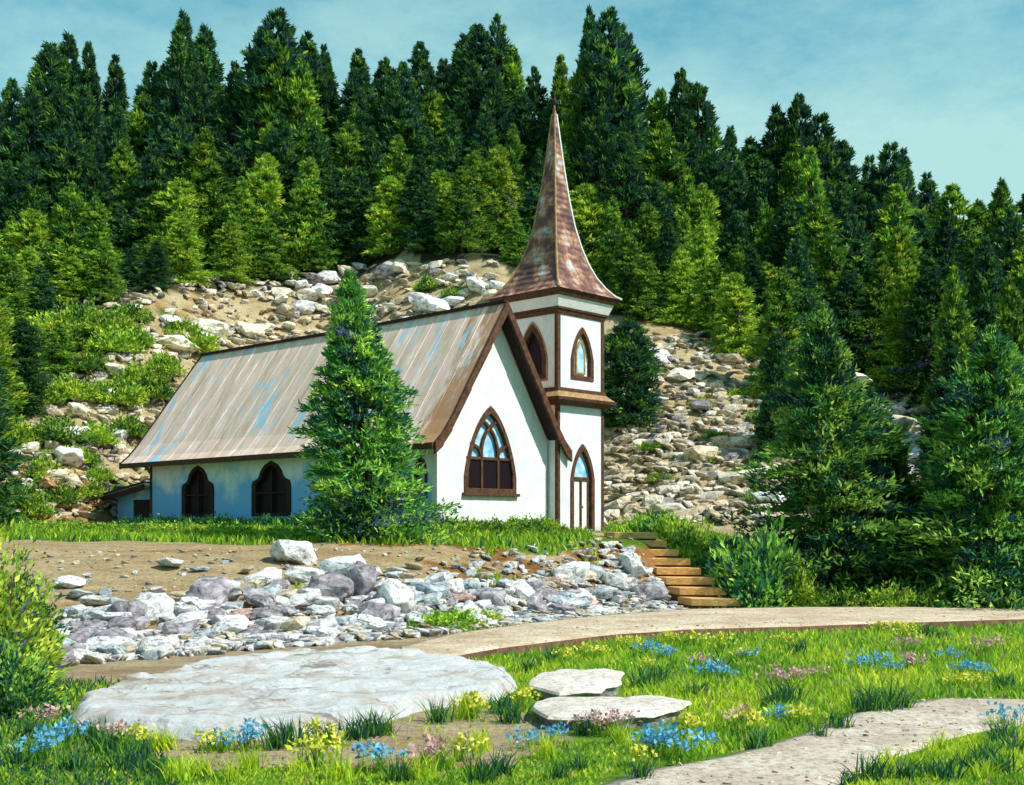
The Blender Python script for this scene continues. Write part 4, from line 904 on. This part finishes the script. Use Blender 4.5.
# ------------------------------------------------------------------ grass
GC = np.array([(.08, .23, .03), (.17, .37, .035), (.29, .50, .04), (.44, .62, .045), (.60, .72, .05), (.74, .76, .06), (.03, .12, .08)])
def blades(P, h, w, cols, name):
    n = len(P); a = R.uniform(0, 6.28, n); bend = R.normal(0, .38, (n, 2)); sd_ = np.column_stack([np.cos(a), np.sin(a) * .5, np.zeros(n)])
    up = np.column_stack([bend * h[:, None], h]); w = w[:, None]
    p0 = P - sd_ * w / 2; p1 = P + sd_ * w / 2; mid = P + up * .55 * np.array([.7, .7, 1]); p2 = mid + sd_ * w * .42; p3 = mid - sd_ * w * .42; p4 = P + up
    V = np.stack([p0, p1, p2, p3, p4], 1).reshape(-1, 3); o = np.arange(n)[:, None] * 5
    F = np.concatenate([o + [0, 1, 2], o + [0, 2, 3], o + [3, 2, 4]]); return mesh_np(name, V, F, M['grass'], np.repeat(cols, 5, 0))
N = 190000; px = R.uniform(-140, 1180, N); py = 607 + (R.random(N) ** .9) * 240
Y = EYE * FOC / (py - HORIZ); X = (px - 512) / FOC * Y
jx = X + .2 * wob(X, Y, .35, 1); jy = Y + .35 * wob(X, Y, .3, 6)
edge = R.random(N)
bad = inside(PATH, jx, jy) | inside(PATH, X, Y) | inside(PATH, X, Y + .35) | inside(ROAD, X, Y) | (inside(BARE, jx, jy) & (edge > .06)) | inside(OUT, X, Y)
for sl_ in ([(528, 686), (540, 671), (605, 667), (626, 672), (610, 692), (560, 696)], [(528, 710), (545, 695), (690, 696), (692, 704), (655, 718), (545, 720)]): bad |= inside(poly_world(sl_, .3), X, Y)
tyv = lin(X, TOE); bad |= (Y > tyv - .3) & (X < 5.6); bad |= Y > 38
bad |= (X < -1.2) & (Y > 21.0) & (X > -9.2)
k = ~bad; X, Y = X[k], Y[k]; n = len(X)
patch = wob(X, Y * .7, 1.0, 3) + .6 * wob(X, Y, .35, 8); ci = np.clip((patch * 2.6 + 3.0 + R.normal(0, .9, n)).astype(int), 0, 5)
ci = np.where((wob(X, Y, .6, 12) > .62) & (R.random(n) < .75), 6, ci)
ci = np.where((X < -3.5) & (R.random(n) < .5), R.choice([0, 1, 6], n), ci)
cols = np.clip(np.where((R.random(n) < .07)[:, None], np.array((.50, .40, .20)), GC[ci]) * (1 + R.normal(0, .2, (n, 1))), .005, .9)
Pg = np.column_stack([X, Y, hgt(X, Y) - .01]); hh = R.uniform(.06, .21, n) * np.where(X < 2.2, np.clip(.25 + (Y - 12) * .045, .36, 1), np.clip(.5 + (Y - 12) * .06, .5, 1)) * (1 + .5 * (ci == 6) + .25 * np.clip(patch, -1, 1)); ww = R.uniform(.018, .042, n) * (.5 + Y / 32)
tag(link('meadow_grass', blades(Pg, hh, ww, cols, 'meadow_grass')), 'bright green and yellow meadow grass between road and paths', 'grass', kind='stuff')
# thin grass on bank, terrace and scree foot
N = 60000; X = R.uniform(-22, 9, N); Y = R.uniform(24, 60, N); ty_, tp_ = lin(X, TOE), lin(X, TOP)
w1 = wob(X, Y, 1.1, 9); w2 = wob(X, Y, 2.6, 11)
cu = (X + 2.81) * UX.x + (Y - 45) * UX.y; cv = -(X + 2.81) * UX.y + (Y - 45) * UX.x
keep = ((Y > tp_ - 1.6 + w1) | ((Y > ty_ + 3.5) & (X > -6) & (w1 > .12)) | ((Y > ty_ + 2) & (w1 > .95))) & ~((cu > -.1) & (cu < 9.4) & (cv > -.1) & (cv < 25)) & ~((X > 2.9) & (X < 7.9) & (Y < 48)) & ~((cu > 5.4) & (cu < 10.2) & (cv > -2.6) & (cv < 2.6))
keep &= Y < lin(X, FOOT) + 3
X, Y = X[keep], Y[keep]; n = len(X); ci = R.choice(7, n, p=[.15, .22, .22, .2, .1, .05, .06]); cols = np.clip(GC[ci] * (1 + R.normal(0, .15, (n, 1))), .005, .9)
tag(link('terrace_grass', blades(np.column_stack([X, Y, hgt(X, Y) - .02]), R.uniform(.12, .34, n), R.uniform(.04, .09, n), cols, 'terrace_grass')), 'patchy grass on the terrace and bank around the church', 'grass', kind='stuff')

# ------------------------------------------------------------------ flower and grass clumps
FC = {'yellow': [(.72, .66, .06), (.56, .60, .06), (.80, .74, .16)], 'blue': [(.14, .42, .62), (.22, .52, .70), (.10, .34, .58)], 'pink': [(.62, .36, .34), (.70, .44, .38), (.52, .30, .36)]}
def clump(colr, big=1.0):
    n = 60; a = R.uniform(0, 6.28, n); rr = R.uniform(0, .30, n) * big; base = np.column_stack([rr * np.cos(a), rr * np.sin(a), np.full(n, -.02)]); h = R.uniform(.22, .42, n) * (.7 + .3 * big)
    stem = blades(base, h, R.uniform(.015, .03, n), np.clip(GC[R.choice([0, 1, 2, 3], n)], 0, 1), 'stem')
    m_ = 90; i = R.integers(0, n, m_); out = R.normal(0, 1, (m_, 3)); out[:, 2] = np.abs(out[:, 2]) + .3; out /= np.linalg.norm(out, axis=1)[:, None]
    cen = base[i] * 1.15 + np.column_stack([R.normal(0, .03, (m_, 2)), h[i] * R.uniform(.75, 1.1, m_)]); cc = np.array(FC[colr])[R.integers(0, 3, m_)]
    bl = leaves(cen, out, R.uniform(.06, .12, m_), R.uniform(.045, .08, m_), cc, 'blossom', M['petal']); return stem, bl
CL = {c: [clump(c), clump(c, 1.35)] for c in FC}
FL = {'yellow': [(213, 724), (137, 732), (315, 722), (320, 768), (582, 658), (600, 657), (473, 696), (523, 706), (460, 762), (689, 738), (640, 768), (669, 645), (648, 672), (880, 634), (897, 632), (912, 634), (784, 648), (976, 688), (742, 662), (800, 724), (692, 647), (750, 738), (905, 640), (565, 664), (722, 652), (960, 690), (628, 652)],
      'blue': [(58, 752), (222, 730), (246, 726), (379, 772), (646, 656), (664, 660), (707, 680), (529, 750), (551, 743), (664, 757), (678, 760), (858, 672), (876, 668), (892, 675), (747, 662), (950, 662), (962, 675), (979, 678), (779, 722), (1004, 727), (722, 680), (650, 754), (40, 762), (73, 744)],
      'pink': [(47, 730), (592, 733), (612, 730), (702, 668), (430, 772), (908, 652), (990, 656), (794, 684), (912, 673), (742, 730), (780, 688), (120, 745), (815, 680)]}
SLABS = [poly_world([(522, 686), (535, 671), (605, 665), (630, 672), (610, 694), (560, 698)], .15), poly_world([(522, 712), (545, 693), (690, 694), (698, 704), (655, 722), (545, 724)], .15)]
OUT0 = [gnd(*p_) for p_ in [(60, 700), (120, 672), (300, 650), (512, 660), (528, 690), (505, 712), (436, 722), (404, 730), (330, 742), (230, 750), (130, 748), (60, 735)]]
def off_stone(px, py):
    for _ in range(60):
        x, y = gnd(px, py)
        if not any(inside(P_, np.array([x]), np.array([y]))[0] for P_ in SLABS + [OUT0, ROAD]): break
        py += 2
    return x, y
it = []
for c, L_ in FL.items():
    for px, py in L_:
        x, y = off_stone(px, py); g_, bl = CL[c][random.randrange(2)]; r = empty('flower_clump', (x, y, h1(x, y)), random.uniform(0, 6.28)); s = random.uniform(.6, .95); r.scale = (s, s, s * random.uniform(.8, 1.0))
        link('stem', g_, r); link('blossom', bl, r); tag(r, cat='flowers', group='wildflower clumps in the meadow')
        zone = 'left of the white outcrop' if px < 170 else 'in front of the white outcrop' if px < 500 else ('by the stone slabs' if px < 700 and py > 690 else 'near the road edge' if py < 666 else 'in mid-meadow' if py < 700 else 'beside the sandy footpath')
        it.append((r, f'clump of {c} wildflowers {zone}', px))
def tuft(pal, spread=.24, h=.55):
    n = 70; a = R.uniform(0, 6.28, n); rr = R.uniform(0, spread, n); base = np.column_stack([rr * np.cos(a), rr * np.sin(a), np.full(n, -.02)])
    return blades(base, R.uniform(.4, 1, n) * h, R.uniform(.025, .05, n), GC[R.choice(pal, n)] * R.uniform(.8, 1.2, (n, 1)), 'grass_tuft')
TF = {'dark': [tuft([0, 6, 6, 1]) for _ in range(3)], 'yellow-green': [tuft([2, 3, 4, 5]) for _ in range(3)]}
TP = [('dark', p) for p in [(110, 752), (125, 770), (140, 758), (95, 735), (60, 742), (75, 770), (30, 735), (20, 765), (150, 775), (275, 728), (290, 730), (370, 724), (385, 726), (355, 727), (500, 713), (512, 722), (440, 680), (528, 672), (555, 660), (645, 688), (655, 684), (768, 708), (780, 706), (790, 704), (866, 712), (880, 712), (893, 710), (903, 709), (797, 656), (942, 640), (925, 638), (690, 700), (700, 697), (945, 782), (925, 776), (905, 782), (965, 770), (985, 762), (1000, 775), (850, 786), (870, 782), (500, 775), (480, 782), (560, 778), (580, 770), (640, 780), (1005, 690), (1000, 745), (760, 748), (820, 738), (840, 730), (330, 735), (585, 735), (1015, 755), (400, 782)]] + \
     [('yellow-green', p) for p in [(930, 760), (942, 752), (955, 760), (970, 750), (915, 768), (985, 780), (250, 770), (200, 775), (230, 782), (300, 772), (420, 780), (445, 768), (545, 760), (620, 745), (690, 725), (465, 700), (525, 690), (165, 745), (180, 782), (340, 782), (155, 722), (1005, 765), (890, 775), (480, 752)]]
for kname, (px, py) in TP:
    x, y = off_stone(px, py); o = link('grass_tuft', random.choice(TF[kname])); o.location = (x, y, h1(x, y)); s = random.uniform(.7, 1.15) * (.62 if py > 735 else .8); o.scale = (s, s, s); o.rotation_euler = (0, 0, random.uniform(0, 6.28))
    tag(o, cat='grass tuft', group='tall grass tufts'); zone = 'left of the outcrop' if px < 170 else 'in front of the outcrop' if px < 430 else ('around the stone slabs' if px < 700 and py < 735 else 'at the bottom of the meadow' if px < 830 and py > 735 else 'below the sandy footpath' if py > 735 else 'in the meadow right of the slabs')
    it.append((o, f'{kname} grass tuft {zone}', px))
name_all(it)
